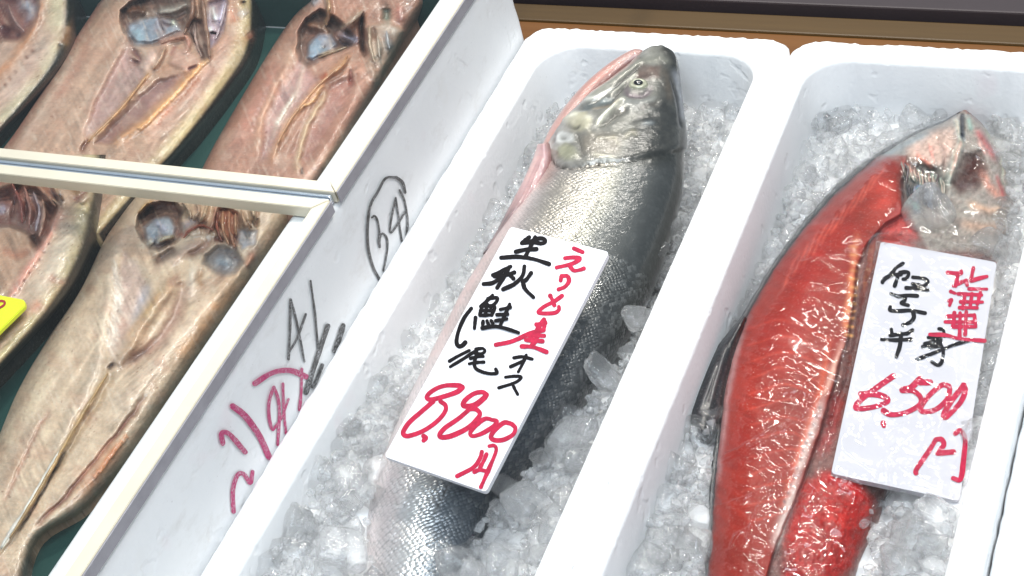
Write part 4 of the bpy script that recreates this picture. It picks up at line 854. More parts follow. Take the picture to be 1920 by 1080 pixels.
# ------------------------------------------------------------------ the whole salmon
def salmon():
    e = empty('salmon', (-.07, 0, -.08)); tag(e, 'whole silver salmon with a dark back lying on ice, head at the top', 'salmon')
    n, m = 330, 200
    pairs = [((1229, 90), (1252, 91)), ((1203, 108), (1268, 116)), ((1160, 150), (1277, 160)), ((1105, 195), (1284, 205)), ((1058, 240), (1289, 250)), ((1025, 285), (1290, 300)),
             ((1000, 335), (1287, 355)), ((962, 405), (1268, 430)), ((915, 475), (1246, 500)), ((868, 548), (1218, 565)), ((830, 620), (1180, 632)),
             ((795, 690), (1134, 705)), ((760, 760), (1088, 775)), ((728, 830), (1040, 840)), ((702, 895), (985, 900)), ((684, 960), (940, 962)),
             ((682, 1020), (910, 1020)), ((688, 1085), (886, 1085)), ((700, 1150), (866, 1150)), ((714, 1220), (848, 1220))]
    zc = np.array([.014, .008, .003, -.003, -.008, -.012, -.016, -.020, -.024, -.028, -.032, -.036, -.040, -.045, -.048, -.050, -.052, -.054, -.056, -.058])
    asp = np.array([.62, .62, .60, .58, .57, .56, .55, .54, .54, .54, .54, .54, .54, .54, .55, .56, .58, .6, .6, .6])
    L = rails([p[0] for p in pairs], n); R = rails([p[1] for p in pairs], n)
    zc = np.interp(np.linspace(0, 1, n), np.linspace(0, 1, len(zc)), zc); asp = np.interp(np.linspace(0, 1, n), np.linspace(0, 1, len(asp)), asp)
    Lw = at(L[:, 0], L[:, 1], zc); Rw = at(R[:, 0], R[:, 1], zc)
    # an ellipse whose outline, seen from here, spans left to right: its plane half-width comes out a bit smaller than the traced half
    half = np.linalg.norm(Rw - Lw, axis=1) / 2; ctr = (Lw + Rw) / 2; ux = (Rw - Lw) / np.linalg.norm(Rw - Lw, axis=1)[:, None]
    s, c = .855, .518
    a = half * s / np.sqrt(s * s + (asp * c) ** 2); b_ = a * asp
    k = np.ones(n); k[:12] = np.sqrt(np.linspace(.12, 1, 12)); a = a * k; b_ = b_ * k
    # blunt front
    phi = np.linspace(0, 2 * np.pi, m, endpoint=False)
    X = np.cos(phi); Zv = np.sin(phi)
    P = ctr[:, None, :] + ux[:, None, :] * (a[:, None] * X[None])[..., None] + np.array([0, 0, 1.0]) * (b_[:, None] * np.sign(Zv) * np.abs(Zv) ** .92)[..., None]
    px = proj(P); U, V = px[..., 0], px[..., 1]
    # outward normal and facing
    N = ux[:, None, :] * (X[None] / a[:, None])[..., None] + np.array([0, 0, 1.0]) * (Zv[None] / b_[:, None])[..., None]
    N /= np.linalg.norm(N, axis=-1, keepdims=True); face = ((CAM - P) * N).sum(-1) > -.02
    D = (R - L); T = ((U - L[:, None, 0]) * D[:, None, 0] + (V - L[:, None, 1]) * D[:, None, 1]) / (D ** 2).sum(1)[:, None]; T = T.clip(0, 1)
    S = np.linspace(0, 1, n)[:, None] * np.ones((1, m))
    def rampc(x, stops):
        xs = [q[0] for q in stops]; cs = np.array([lin(q[1]) for q in stops]); return np.stack([np.interp(x, xs, cs[:, i]) for i in range(3)], -1)
    w = T + .05 * (fbm(U / 40, V / 40, 3) - .5)
    upper = rampc(w, [(0, (222, 196, 190)), (.10, (214, 196, 190)), (.22, (196, 186, 178)), (.42, (176, 170, 158)), (.55, (140, 138, 128)), (.64, (92, 93, 90)), (.85, (62, 64, 63)), (1, (44, 46, 43))])
    lower = rampc(w, [(0, (232, 214, 210)), (.18, (232, 224, 220)), (.42, (224, 222, 216)), (.55, (166, 168, 168)), (.62, (108, 114, 118)), (.85, (76, 80, 84)), (1, (52, 55, 58))])
    f = smooth(S, .45, .7)[..., None]; C = (upper * (1 - f) + lower * f) * np.array([1.10, 1.13, 1.17])
    Cb = C.copy(); H = np.zeros((n, m))
    gill = [(1022, 262), (1032, 292), (1042, 306), (1062, 311), (1092, 309), (1125, 303), (1158, 304), (1185, 300), (1225, 290), (1290, 280), (1300, 80), (1190, 70), (1030, 220)]
    feats = [
        ('p', gill, 1.6, .0022, None, 0),
        ('p', gill, 6, 0, (120, 116, 100), .85),
        ('p', [(1160, 308), (1185, 262), (1200, 225), (1232, 190), (1250, 90), (1310, 90), (1310, 310)], 14, 0, (46, 48, 45), .95),
        ('s', [(1240, 92), (1258, 104), (1266, 125)], 9, .0008, (44, 42, 34), .95), ('s', [(1212, 118), (1236, 114), (1252, 118)], 6, .0006, (128, 126, 108), .85),
        ('p', [(1186, 142), (1202, 126), (1238, 128), (1236, 150), (1200, 156)], 6, .0006, (108, 80, 64), .95),
        ('s', [(1242, 132), (1250, 160), (1256, 190)], 8, 0, (84, 72, 56), .8),
        ('s', [(1262, 136), (1272, 175), (1279, 225)], 6, -.0006, (118, 122, 132), .85), ('s', [(1256, 150), (1266, 190), (1274, 240)], 2.2, -.0012, (36, 36, 38), .8),
        ('s', [(1172, 160), (1180, 180), (1205, 182), (1222, 168)], 6, -.0016, (112, 88, 98), .85),
        ('p', [(1172, 188), (1200, 190), (1228, 186), (1222, 208), (1190, 212), (1166, 206)], 8, .0012, (140, 140, 132), .85),
        ('s', [(1198, 206), (1216, 202), (1232, 196)], 6, -.0008, (86, 78, 66), .8),
        ('s', [(1122, 236), (1136, 218), (1150, 204), (1170, 187)], 3.6, .0026, (226, 222, 190), .95),
        ('s', [(1130, 240), (1150, 222), (1176, 206)], 5, -.0022, (82, 78, 66), .85),
        ('p', [(1058, 226), (1078, 212), (1100, 212), (1112, 228), (1106, 248), (1078, 250)], 6, .0012, (192, 182, 138), .9),
        ('s', [(1068, 240), (1082, 246), (1092, 240)], 3, -.001, (84, 80, 64), .85), ('s', [(1072, 222), (1086, 218)], 3, 0, (226, 220, 186), .9),
        ('s', [(1100, 226), (1112, 222)], 4, .0005, (214, 206, 176), .8), ('s', [(1104, 250), (1112, 258)], 4, .0008, (176, 166, 138), .8),
        ('p', [(1042, 258), (1058, 250), (1076, 256), (1078, 268), (1060, 274), (1046, 270)], 4, .0008, (206, 206, 200), .9), ('s', [(1054, 264), (1066, 264)], 4, -.001, (128, 126, 118), .9),
        ('p', [(1048, 280), (1064, 272), (1082, 280), (1088, 298), (1066, 304), (1050, 296)], 5, .0012, (150, 148, 108), .9),
        ('p', [(1092, 258), (1130, 250), (1168, 258), (1160, 290), (1120, 298), (1094, 292)], 9, .0005, (132, 120, 100), .85),
        ('s', [(1085, 256), (1090, 276), (1094, 298)], 3, -.0012, (86, 80, 66), .8), ('s', [(1120, 262), (1150, 262)], 4, .0006, (166, 154, 122), .7), ('s', [(1150, 258), (1160, 276)], 3, .0004, (172, 160, 120), .7),
        ('s', [(1112, 292), (1130, 294), (1150, 298)], 3, .0006, (184, 176, 140), .7), ('s', [(1170, 262), (1184, 250), (1194, 256)], 5, .0006, (128, 118, 84), .8),
        ('s', [(1185, 232), (1205, 224), (1230, 220)], 5, -.0006, (58, 58, 52), .7), ('s', [(1205, 236), (1225, 234)], 4, .0005, (112, 122, 126), .7),
        ('s', [(1038, 240), (1030, 262), (1036, 286)], 6, -.0006, (196, 166, 156), .9), ('s', [(1044, 252), (1040, 272)], 3, -.0012, (112, 92, 86), .8),
        ('s', [(1030, 292), (1044, 309), (1064, 314), (1094, 312), (1126, 306), (1160, 307)], 2.0, -.0024, (24, 18, 18), .95),
        # jaws
        ('s', [(1212, 112), (1178, 138), (1140, 164), (1100, 192)], 6, .002, (150, 146, 126), .9),
        ('s', [(1204, 126), (1176, 148), (1140, 178), (1112, 196)], 2.4, -.002, (62, 58, 52), .9),
        ('s', [(1196, 140), (1172, 160), (1146, 184)], 3.2, .0016, (186, 180, 158), .85), ('s', [(1182, 152), (1160, 178), (1152, 190)], 2.4, -.0014, (72, 70, 62), .85),
        ('s', [(1152, 168), (1126, 184), (1100, 194)], 2.6, .001, (214, 212, 196), .85),
        ('p', [(1092, 198), (1130, 190), (1152, 186), (1148, 202), (1118, 208), (1090, 210)], 5, -.0014, (98, 108, 106), .9),
        ('s', [(1112, 206), (1150, 200), (1160, 194)], 3, 0, (176, 150, 112), .75), ('s', [(1128, 192), (1144, 190)], 4, 0, (136, 150, 152), .7),
        # lateral line
        ('s', [(1152, 318), (1132, 352), (1112, 392), (1082, 440), (1060, 480)], 1.7, -.0006, (84, 82, 76), .75),
        ('s', [(866, 866), (845, 905), (822, 945), (800, 985)], 1.8, -.0006, (96, 94, 88), .7),
        # belly pink
        ('s', [(1000, 330), (965, 395), (930, 450), (880, 530), (840, 600), (800, 680)], 13, 0, (222, 186, 180), .6),
        ('s', [(1022, 300), (1032, 325), (1010, 350)], 10, 0, (206, 176, 168), .7),
        ('s', [(1068, 330), (1040, 380), (1010, 430)], 22, 0, (206, 198, 182), .5),
    ]
    Cf = C.copy(); Hf = H.copy(); sculpt(U, V, Cf, Hf, feats, 2.0)
    fm = face[..., None]; C = np.where(fm, Cf, Cb); H = np.where(face, Hf, 0)
    C = C * (.85 + .3 * fbm(U / 18, V / 18, 4)[..., None])
    hm = (poly_mask(U, V, gill, 5) * face)[..., None]; C = C * (1 + hm * (.55 * (fbm(U / 6, V / 6, 3)[..., None] - .5) + .5 * (fbm(U / 17 + 5, V / 17, 3)[..., None] - .5)))
    H += np.where(face, hm[..., 0], 0) * .0004 * (fbm(U / 13, V / 13, 3) - .5)
    lum = C.mean(-1, keepdims=True); C = C * (1 - .4 * hm) + lum * np.array([1.0, 1.03, 1.05]) * .4 * hm
    C = C * (1 + .12 * hm)
    H += .0006 * (fbm(U / 30, V / 30, 3) - .5)
    P = P + N * H[..., None]
    head = poly_mask(U, V, gill, 5) * face
    scales = (1 - head) * (.55 + .45 * smooth(S, .3, .6))
    scales *= np.where(S < .45, 1 - .8 * smooth(T, .62, .72), 1.0)
    silver = ((.9 * (1 - smooth(T, .45, .72)) + .25) * smooth(T, .02, .2) * (1 - .8 * head)).clip(0, 1)
    Lc = np.cumsum(np.r_[0, np.linalg.norm(np.diff(ctr, axis=0), axis=1)])
    arc = phi[None] * (a[:, None] * .82); uv = np.stack([Lc[:, None] * np.ones((1, m)), arc], -1).reshape(-1, 2)
    Vv = np.vstack([P.reshape(-1, 3), ctr[:1] + (ctr[:1] - ctr[3:4]) * .15, ctr[-1:]]); F = [tuple(q) for q in grid_faces(n, m, True)]
    Fa = grid_faces(n, m, True); cap0 = np.array([[j, (j + 1) % m, n * m, n * m] for j in range(m)])
    fl = [tuple(q) for q in Fa] + [((j + 1) % m, j, n * m) for j in range(m)] + [((n - 1) * m + j, (n - 1) * m + (j + 1) % m, n * m + 1) for j in range(m)]
    ext = lambda A: np.vstack([A.reshape(n * m, -1), A.reshape(n * m, -1)[:1], A.reshape(n * m, -1)[-1:]])
    body = mesh_obj('body', Vv, fl, M_salmon, None, True, ext(C).clip(0, 1), np.vstack([uv, uv[:1], uv[-1:]]), {'scales': ext(scales), 'silver': ext(silver)})
    me = body.data; bmm = bmesh.new(); bmm.from_mesh(me); bmesh.ops.recalc_face_normals(bmm, faces=bmm.faces[:]); bmm.to_mesh(me); bmm.free()
    adopt(body, e)
    def surf(u, v):
        d = np.where(face, (U - u) ** 2 + (V - v) ** 2, 1e12); i = np.unravel_index(d.argmin(), d.shape); return P[i], N[i], ux[i[0]]
    # eye
    p, nrm, x = surf(1197, 162); t2 = np.cross(nrm, x); t2 /= np.linalg.norm(t2); x = np.cross(t2, nrm)
    def disc(prof, name, mat, sx, sy, parent, off=0):
        k = 28; Vd = []; Fd = []
        for r, h in prof: Vd += [p + x * (r * sx * math.cos(q)) + t2 * (r * sy * math.sin(q)) + nrm * (h + off) for q in np.linspace(0, 2 * np.pi, k, endpoint=False)]
        for i in range(len(prof) - 1): Fd += [(i * k + j, i * k + (j + 1) % k, (i + 1) * k + (j + 1) % k, (i + 1) * k + j) for j in range(k)]
        Fd.append(tuple(range((len(prof) - 1) * k, len(prof) * k)))
        o = mesh_obj(name, np.array(Vd), Fd, mat); b2 = bmesh.new(); b2.from_mesh(o.data); bmesh.ops.recalc_face_normals(b2, faces=b2.faces[:]); b2.to_mesh(o.data); b2.free(); return o
    ey = adopt(disc([(1.12, -.0015), (1, .0012), (.8, .0022), (.62, .0018), (.3, .0016)], 'eye', M_eye, .0076, .0066, e), e)
    pu = disc([(1.05, .001), (1, .0024), (.7, .0032), (.3, .0036)], 'pupil', M_pupil, .0040, .0032, ey); pu.parent = ey
    # lower jaw
    k = 60; J = rails([(1204, 100), (1182, 112), (1152, 134), (1118, 166), (1086, 205), (1060, 245), (1042, 285)], k)
    jz = np.interp(np.linspace(0, 1, k), [0, .3, 1], [.010, .004, -.012]); Jw = at(J[:, 0], J[:, 1], jz)
    rad = np.interp(np.linspace(0, 1, k), [0, .06, .25, .6, 1], [.0042, .0070, .0085, .0115, .0135])
    tg = np.gradient(Jw, axis=0); tg /= np.linalg.norm(tg, axis=1)[:, None]; sd = np.cross(tg, [0, 0, 1]); sd /= np.linalg.norm(sd, axis=1)[:, None]; up = np.cross(sd, tg)
    q = 20; an = np.linspace(0, 2 * np.pi, q, endpoint=False)
    Pj = Jw[:, None] + (sd[:, None] * np.cos(an)[None, :, None] + up[:, None] * np.sin(an)[None, :, None] * .9) * rad[:, None, None]
    Sj = np.linspace(0, 1, k)[:, None] * np.ones((1, q)); pj = proj(Pj)
    Cj = np.ones((k, q, 3)) * lin((184, 146, 140)); Zd = np.zeros((k, q))
    sculpt(pj[..., 0], pj[..., 1], Cj, Zd, [('s', [(1215, 92), (1195, 112), (1175, 118)], 9, 0, (122, 88, 86), .9), ('s', [(1185, 115), (1140, 148), (1100, 180)], 5, 0, (112, 76, 72), .85), ('s', [(1160, 118), (1120, 148), (1090, 180)], 6, 0, (200, 132, 118), .6)], 2)
    Vj = np.vstack([Pj.reshape(-1, 3), Jw[:1] - tg[:1] * .003, Jw[-1:]]); Fj = [tuple(v) for v in grid_faces(k, q, True)] + [((j + 1) % q, j, k * q) for j in range(q)]
    Cj = np.vstack([Cj.reshape(-1, 3), Cj.reshape(-1, 3)[:1], Cj.reshape(-1, 3)[-1:]])
    jw = mesh_obj('lower_jaw', Vj, Fj, M_fin, None, True, Cj, np.zeros((len(Vj), 2))); b2 = bmesh.new(); b2.from_mesh(jw.data); bmesh.ops.recalc_face_normals(b2, faces=b2.faces[:]); b2.to_mesh(jw.data); b2.free()
    adopt(jw, e)
    # pectoral fin: a folded blade along the belly
    def zf(S, T, U, V): return (.016 - .036 * S) + .006 * (1 - np.abs(2 * T - 1) ** 2) * (1 - .6 * S)
    def cf(S, T, U, V):
        s_ = S[..., None]; c = lin((196, 160, 160)) * (1 - smooth(s_, .40, .70)) + lin((104, 94, 98)) * smooth(s_, .45, .75)
        w = smooth(T, .72, .9)[..., None] * .6; return c * (1 - w) + lin((150, 96, 96)) * w
    fin = sheet_fish('pectoral_fin', [(1008, 270), (998, 300), (975, 350), (948, 400), (928, 438), (905, 474)], [(1030, 268), (1033, 305), (1012, 355), (978, 400), (948, 438), (908, 476)],
                     zf, [('s', [(1010, 285), (985, 340)], 5, .001, (226, 190, 186), .7)] + [('s', [(1015 - 2 * i, 300), (975 - 3 * i + 6, 380), (915, 465)], 1.6, .0005, (170, 140, 140), .5) for i in range(0, 9, 3)], cf, M_fin, 70, 24, zfloor=-.06, jit=1)
    adopt(fin, e)
    return e, (ctr, a, b_)
sal, (s_ctr, s_a, s_b) = salmon()

# ------------------------------------------------------------------ the red salmon half
def red_half():
    e = empty('salmon_half', (.14, 0, -.10)); tag(e, 'split red salmon half with its head under clear plastic wrap', 'salmon half')
    Lp = [(1806, 206), (1772, 226), (1715, 250), (1640, 296), (1572, 352), (1510, 420), (1452, 498), (1404, 580), (1372, 655), (1356, 730), (1347, 810), (1338, 900), (1331, 990), (1322, 1095), (1318, 1150)]
    Rp = [(1812, 206), (1845, 236), (1872, 285), (1890, 340), (1893, 400), (1880, 460), (1850, 520), (1815, 590), (1780, 660), (1745, 735), (1705, 815), (1668, 895), (1645, 975), (1605, 1070), (1590, 1150)]
    def slab(U, V):  # the red fillet's inner edge
        return catmull([(1700, 300), (1688, 360), (1690, 400), (1655, 425), (1628, 455), (1608, 500), (1602, 560), (1590, 630), (1572, 690), (1552, 760), (1532, 830), (1510, 890), (1480, 960), (1448, 1040), (1430, 1120)], 60)
    fil = [(1640, 290), (1700, 292), (1692, 345), (1690, 400), (1655, 425), (1628, 455), (1608, 500), (1602, 560), (1590, 630), (1572, 690), (1552, 760), (1532, 830), (1510, 890), (1480, 960), (1448, 1040), (1420, 1170), (1290, 1170), (1300, 900), (1330, 700), (1420, 520), (1540, 360)]
    def zf(S, T, U, V):
        h = 1 - np.abs(2 * T - 1) ** 4.0
        return -.047 - .004 * S + .022 * h * np.interp(S, [0, .08, .25, .5, 1], [.35, .75, 1, 1.02, .9]) + .004 * smooth(S, .2, .5)
    def cf(S, T, U, V):
        c = lin((126, 84, 78)) * np.ones(S.shape + (1,)); m = poly_mask(U, V, fil, 3)[..., None]
        r = lin((190, 52, 30), .44) * np.ones(S.shape + (1,))
        return c * (1 - m) + r * m
    F = [
        ('p', fil, 3, .006, None, 0),
        ('s', [(1420, 600), (1400, 720), (1390, 850), (1385, 1000)], 38, .0015, (190, 44, 24), .35),
        ('s', [(1560, 420), (1500, 560), (1460, 700)], 40, .001, (182, 36, 24), .45),
        ('s', [(1650, 330), (1660, 370), (1640, 400)], 18, .001, (206, 72, 58), .6),
        ('p', [(1680, 380), (1700, 400), (1722, 452), (1700, 470), (1655, 460), (1650, 430)], 6, -.001, (168, 70, 66), .8),
        # white fat line
        ('s', [(1606, 440), (1600, 500), (1592, 560), (1584, 620)], 6, .0006, (226, 132, 92), .8),
        ('s', [(1580, 640), (1560, 700), (1544, 740)], 5.5, .0008, (226, 176, 158), .9),
        ('s', [(1540, 750), (1520, 810), (1500, 870), (1482, 930), (1468, 975), (1452, 1020)], 10, .0012, (220, 196, 188), 1.0),
        ('s', [(1556, 640), (1540, 720), (1512, 810), (1484, 890), (1464, 950)], 6, .0004, (222, 92, 52), .6),
        # belly flap interior
        ('s', [(1640, 470), (1622, 560), (1606, 640), (1585, 720), (1560, 800)], 9, -.003, (104, 62, 58), .8),
        ('s', [(1570, 740), (1560, 800), (1540, 850)], 14, -.001, (150, 52, 50), .8),
        ('p', [(1505, 905), (1560, 885), (1610, 900), (1640, 940), (1625, 1000), (1600, 1060), (1560, 1100), (1470, 1110), (1470, 1010), (1490, 950)], 12, .0005, (158, 32, 24), .85),
        ('p', [(1490, 945), (1530, 940), (1535, 990), (1505, 1010), (1480, 1000)], 14, -.0012, (160, 34, 30), .6), ('p', [(1545, 950), (1600, 945), (1618, 985), (1580, 1000), (1550, 990)], 16, .001, (172, 44, 32), .4), ('s', [(1540, 890), (1580, 905), (1620, 935)], 12, .002, (176, 40, 40), .6), ('s', [(1470, 1060), (1500, 1090)], 12, -.002, (120, 36, 40), .6),
        # skin edge and grey membrane at the left
        ('s', [(1772, 228), (1715, 252), (1640, 298), (1572, 354), (1510, 422), (1452, 500), (1404, 582), (1372, 657), (1356, 732), (1347, 812), (1338, 902), (1331, 992), (1322, 1097)], 5.5, -.002, (34, 40, 46), .95),
        ('s', [(1405, 595), (1382, 655), (1366, 730), (1356, 810), (1346, 900)], 6, 0, (196, 150, 150), .7),
        # head
        ('p', [(1640, 285), (1715, 250), (1770, 225), (1806, 206), (1850, 240), (1895, 340), (1895, 470), (1740, 470), (1705, 400), (1695, 310)], 6, .001, (150, 126, 118), .92),
        ('p', [(1700, 268), (1760, 240), (1790, 240), (1795, 270), (1770, 310), (1735, 318), (1700, 300)], 9, .004, (184, 142, 130), .8),
        ('s', [(1640, 300), (1690, 275), (1740, 248)], 7, .001, (140, 130, 130), .8),
        ('s', [(1790, 222), (1800, 245), (1804, 262), (1792, 300), (1780, 345)], 6, .004, (186, 166, 158), .85),
        ('s', [(1806, 214), (1804, 240), (1808, 262)], 4, -.006, (62, 58, 66), .95), ('s', [(1815, 222), (1822, 245)], 6, .002, (140, 140, 130), .8),
        ('s', [(1832, 245), (1850, 270), (1866, 298)], 7, .002, (168, 92, 90), .85),
        ('s', [(1850, 240), (1878, 295), (1888, 350)], 4, .003, (176, 166, 142), .85),
        ('p', [(1812, 292), (1838, 288), (1850, 320), (1836, 350), (1800, 362), (1785, 345), (1800, 320)], 13, -.008, (86, 48, 42), .95),
        ('s', [(1840, 320), (1858, 350), (1880, 375)], 8, .001, (178, 118, 104), .8), ('s', [(1870, 330), (1884, 375)], 4, .001, (158, 72, 70), .8),
        ('s', [(1770, 320), (1778, 350)], 8, .002, (166, 150, 140), .8),
        ('p', [(1688, 300), (1735, 305), (1775, 335), (1770, 370), (1715, 395), (1690, 370)], 12, -.006, (96, 82, 78), .85),
        ('s', [(1800, 420), (1840, 425), (1880, 430)], 10, 0, (166, 124, 108), .7),
    ] + [('s', [(1692 + 7 * i, 304 + 3 * i), (1698 + 7 * i, 330 + 4 * i)], 1.8, .004, (190, 186, 176), .85) for i in range(11)] + [('s', [(1700 + 9 * i, 345 + 2 * i), (1704 + 8 * i, 372 + 3 * i)], 2.4, .003, (70, 66, 70), .8) for i in range(8)] + [('s', [(1722, 350), (1718, 372), (1720, 398)], 4, .003, (150, 170, 215), .9), ('s', [(1742, 270), (1752, 310)], 3, .001, (214, 176, 166), .7), ('s', [(1760, 262), (1772, 300), (1770, 330)], 4, -.002, (150, 116, 108), .7), ('s', [(1720, 290), (1748, 316)], 4, .001, (206, 120, 104), .6), ('s', [(1690, 300), (1710, 322)], 6, 0, (186, 96, 84), .7), ('s', [(1780, 360), (1770, 400), (1790, 430)], 6, .002, (150, 128, 122), .7), ('s', [(1815, 380), (1850, 395), (1880, 390)], 7, .002, (186, 138, 118), .7), ('s', [(1835, 262), (1848, 290)], 3, .001, (206, 150, 142), .7)] \
      + [('s', [(1594 - .12 * i * i + .4 * i, 462 + 15 * i), (1608 - .12 * i * i + .4 * i, 464 + 15 * i)], 2.4, .0006, (232, 172, 108), .85) for i in range(12)] \
      + [('s', [(1536 - 6.2 * i, 762 + 16 * i), (1540 - 6.2 * i, 768 + 16 * i)], 2.6, -.0008, (128, 112, 116), .8) for i in range(13)] \
      + [('s', [(1660 - 18 * i, 310 + 18 * i), (1630 - 18 * i, 360 + 20 * i)], 2.5, 0, (222, 100, 80), .45) for i in range(10)] \
      + [('s', [(1395 + 3 * j - 8 * i % 3, 620 + 30 * i), (1470 + 4 * (i % 3), 600 + 30 * i), (1560 - 7 * i, 640 + 26 * i)], 2.2, .0003, (222, 78, 56), .4) for i, j in [(a, a % 5) for a in range(13)]]
    def ex(S, T, U, V, C, Z):
        m = poly_mask(U, V, fil, 4); c = (U * .95 + V * .30); d = (V * .95 - U * .30)
        w = .5 + .5 * np.sin((d + .0022 * (U - 1500) ** 2 * .9) / 4.6 + 2.5 * fbm(U / 50, V / 50, 2)); f = vnoise(d / 2.2, c / 40)
        k = m * (.35 + .65 * smooth(fbm(U / 45, V / 45 + 9, 2), .35, .6)); C *= (1 + k * (.13 * (w - .5) + .20 * (f - .5)))[..., None]; Z += k * .00012 * (w - .5)
        b2 = (smooth(fbm(U / 50 + 31, V / 50, 3), .5, .68) * m * .35)[..., None]; C[:] = C * (1 - b2) + lin((168, 30, 20), .6) * b2
        h = (1 - m)[..., None]; mu = C.reshape(-1, 3).mean(0) * .7; C[:] = C * (1 - h) + (mu * (C / mu).clip(.02, 4) ** 1.4) * h
        C *= (1 + h * .9 * (fbm(U / 5, V / 5, 3)[..., None] - .5)); Z += (1 - m) * .0016 * (fbm(U / 9, V / 9, 3) - .5)
    o = sheet_fish('flesh', Lp, Rp, zf, F, cf, M_red, 420, 230, zfloor=-.098, jit=3.0, mott=40, extra=ex)
    adopt(o, e)
    def zk(S, T, U, V): return -.036 + .006 * (1 - np.abs(2 * T - 1) ** 2) - .004 * S
    def ck(S, T, U, V): return lin((30, 32, 37)) * np.ones(S.shape + (1,)) * (.4 + 1.1 * vnoise(T * 11, S * 3))[..., None]
    fn = sheet_fish('fin', [(1392, 590), (1345, 650), (1310, 710), (1292, 765), (1300, 800)], [(1400, 596), (1378, 665), (1362, 720), (1352, 775), (1330, 812)], zk, [('s', [(1360, 650), (1330, 760)], 3, .001, (110, 110, 112), .6), ('s', [(1345, 680), (1312, 770)], 2, .001, (120, 120, 122), .6)], ck, M_fin, 60, 30, zfloor=-.07, jit=1)
    adopt(fn, e)
    strand(o, 'skin_edge', [(1800, 210), (1772, 227), (1715, 251), (1640, 297), (1572, 353), (1510, 421), (1452, 499), (1404, 581), (1372, 656), (1356, 731), (1347, 811), (1338, 901), (1331, 991), (1322, 1096)], .0024, (16, 19, 23), .0010, M_fin, 8, e)
    for i in range(11):
        strand(o, 'gill_raker', [(1690 + 7.4 * i + 3 * math.sin(i * 5.1), 303 + 3 * i + 4 * math.sin(i * 3.3)), (1693 + 7.4 * i + 4 * math.sin(i * 2.7), 316 + 3.4 * i), (1698 + 7 * i + 6 * math.sin(i * 4.4), 330 + 4 * i + 9 * math.sin(i * 7.7))], .0007 + .0004 * (i % 2), ((150, 140, 128), (92, 80, 82), (190, 184, 172), (128, 100, 92))[i % 4], .0015, M_fin, 6, e)
    for i in range(6):
        strand(o, 'gill_raker', [(1704 + 11 * i, 346 + 3 * i), (1706 + 10 * i, 362 + 3 * i), (1712 + 9 * i, 378 + 4 * i)], .0011, ((70, 70, 76), (150, 160, 178), (110, 104, 100))[i % 3], .002, M_fin, 6, e)
    return e, o
redf, redmesh = red_half()

card2, c2p, c2n = price_card([(1650, 455), (1868, 489), (1800, 943), (1560, 885)], -.016, (.18, -.10, 1), .005,
                             'white price card under plastic wrap on the red salmon half reading 6,500')
card2.data.materials.clear(); card2.data.materials.append(M_card2)
B2 = 34 / 4.5; R2 = 40 / 3.6
chars2 = [
  (zC_, M_ink, B2, [[(418, 155), (360, 192), (330, 232), (255, 298), (245, 315)], [(262, 282), (330, 252), (400, 248)], [(372, 275), (348, 345)], [(392, 230), (465, 232), (448, 280), (420, 288)], [(502, 272), (590, 282), (628, 312), (580, 350), (500, 328)], [(445, 362), (530, 365), (628, 380)], [(550, 335), (532, 368)]]),
  (zC_, M_ink, B2, [[(318, 412), (380, 432), (450, 425), (538, 428)], [(442, 432), (430, 470), (405, 490), (462, 508)]]),
  (zC_, M_ink, B2, [[(312, 522), (310, 550), (380, 556), (480, 552), (605, 574)], [(502, 560), (510, 610), (480, 650), (418, 674)]]),
  (zC_, M_ink, B2, [[(320, 712), (326, 752)], [(498, 718), (452, 748)], [(312, 762), (440, 748)], [(238, 796), (350, 802), (482, 796)], [(402, 748), (392, 850), (362, 942)]]),
  (zC_, M_ink, B2 * .9, [[(722, 706), (758, 718), (768, 768)], [(632, 780), (720, 776)], [(585, 858), (655, 842), (712, 832)], [(602, 832), (698, 802)], [(702, 792), (742, 850), (758, 900), (744, 988), (710, 1012), (662, 986)], [(978, 806), (850, 842), (700, 902), (532, 968)], [(645, 870), (738, 850)], [(740, 790), (728, 850)]]),
  (zC_, M_inkr, B2, [[(795, 232), (900, 240), (908, 222)], [(882, 242), (862, 345)], [(845, 345), (930, 305)], [(1012, 195), (992, 290)], [(995, 302), (1060, 282), (1125, 266)], [(950, 300), (960, 340)]]),
  (zC_, M_inkr, B2 * .9, [[(822, 392), (856, 406)], [(805, 472), (830, 462), (812, 508)], [(975, 370), (1125, 372)], [(885, 412), (1080, 422)], [(905, 480), (1088, 482)], [(1072, 400), (1045, 498)], [(942, 412), (922, 538)], [(1000, 410), (985, 520)], [(895, 530), (1042, 532)]]),
  (zC_, M_inkr, B2, [[(795, 602), (1000, 592)], [(775, 648), (1028, 650)], [(852, 572), (842, 688)], [(952, 562), (942, 755)], [(1020, 592), (1030, 688)], [(852, 690), (1028, 690)], [(900, 575), (895, 780)], [(645, 756), (780, 762), (900, 792), (1108, 810)]]),
  (zD_, M_inkr, R2, [[(412, 165), (330, 222), (220, 302), (158, 368), (192, 384), (290, 370), (368, 340), (368, 312), (300, 288), (195, 286)]]),
  (zD_, M_inkr, R2, [[(662, 206), (590, 206)], [(592, 180), (535, 240), (475, 258)], [(482, 262), (550, 266), (598, 310), (588, 360), (500, 410), (400, 425), (348, 398)]]),
  (zD_, M_inkr, R2 * .9, [[(788, 232), (740, 226), (660, 290), (602, 370), (612, 404), (700, 390), (778, 320), (794, 252), (788, 234)]]),
  (zD_, M_inkr, R2, [[(888, 225), (898, 270), (860, 350), (772, 438), (754, 424), (800, 340), (886, 230)]]),
  (zD_, M_inkr, R2 * .9, [[(346, 482), (350, 498)]]),
  (zD_, M_inkr, R2 * .9, [[(700, 592), (660, 660), (572, 790), (566, 818)], [(702, 592), (740, 592), (754, 630), (722, 668)], [(712, 686), (818, 676)], [(832, 552), (868, 532), (898, 590), (888, 720), (868, 858), (818, 855)]]),
]
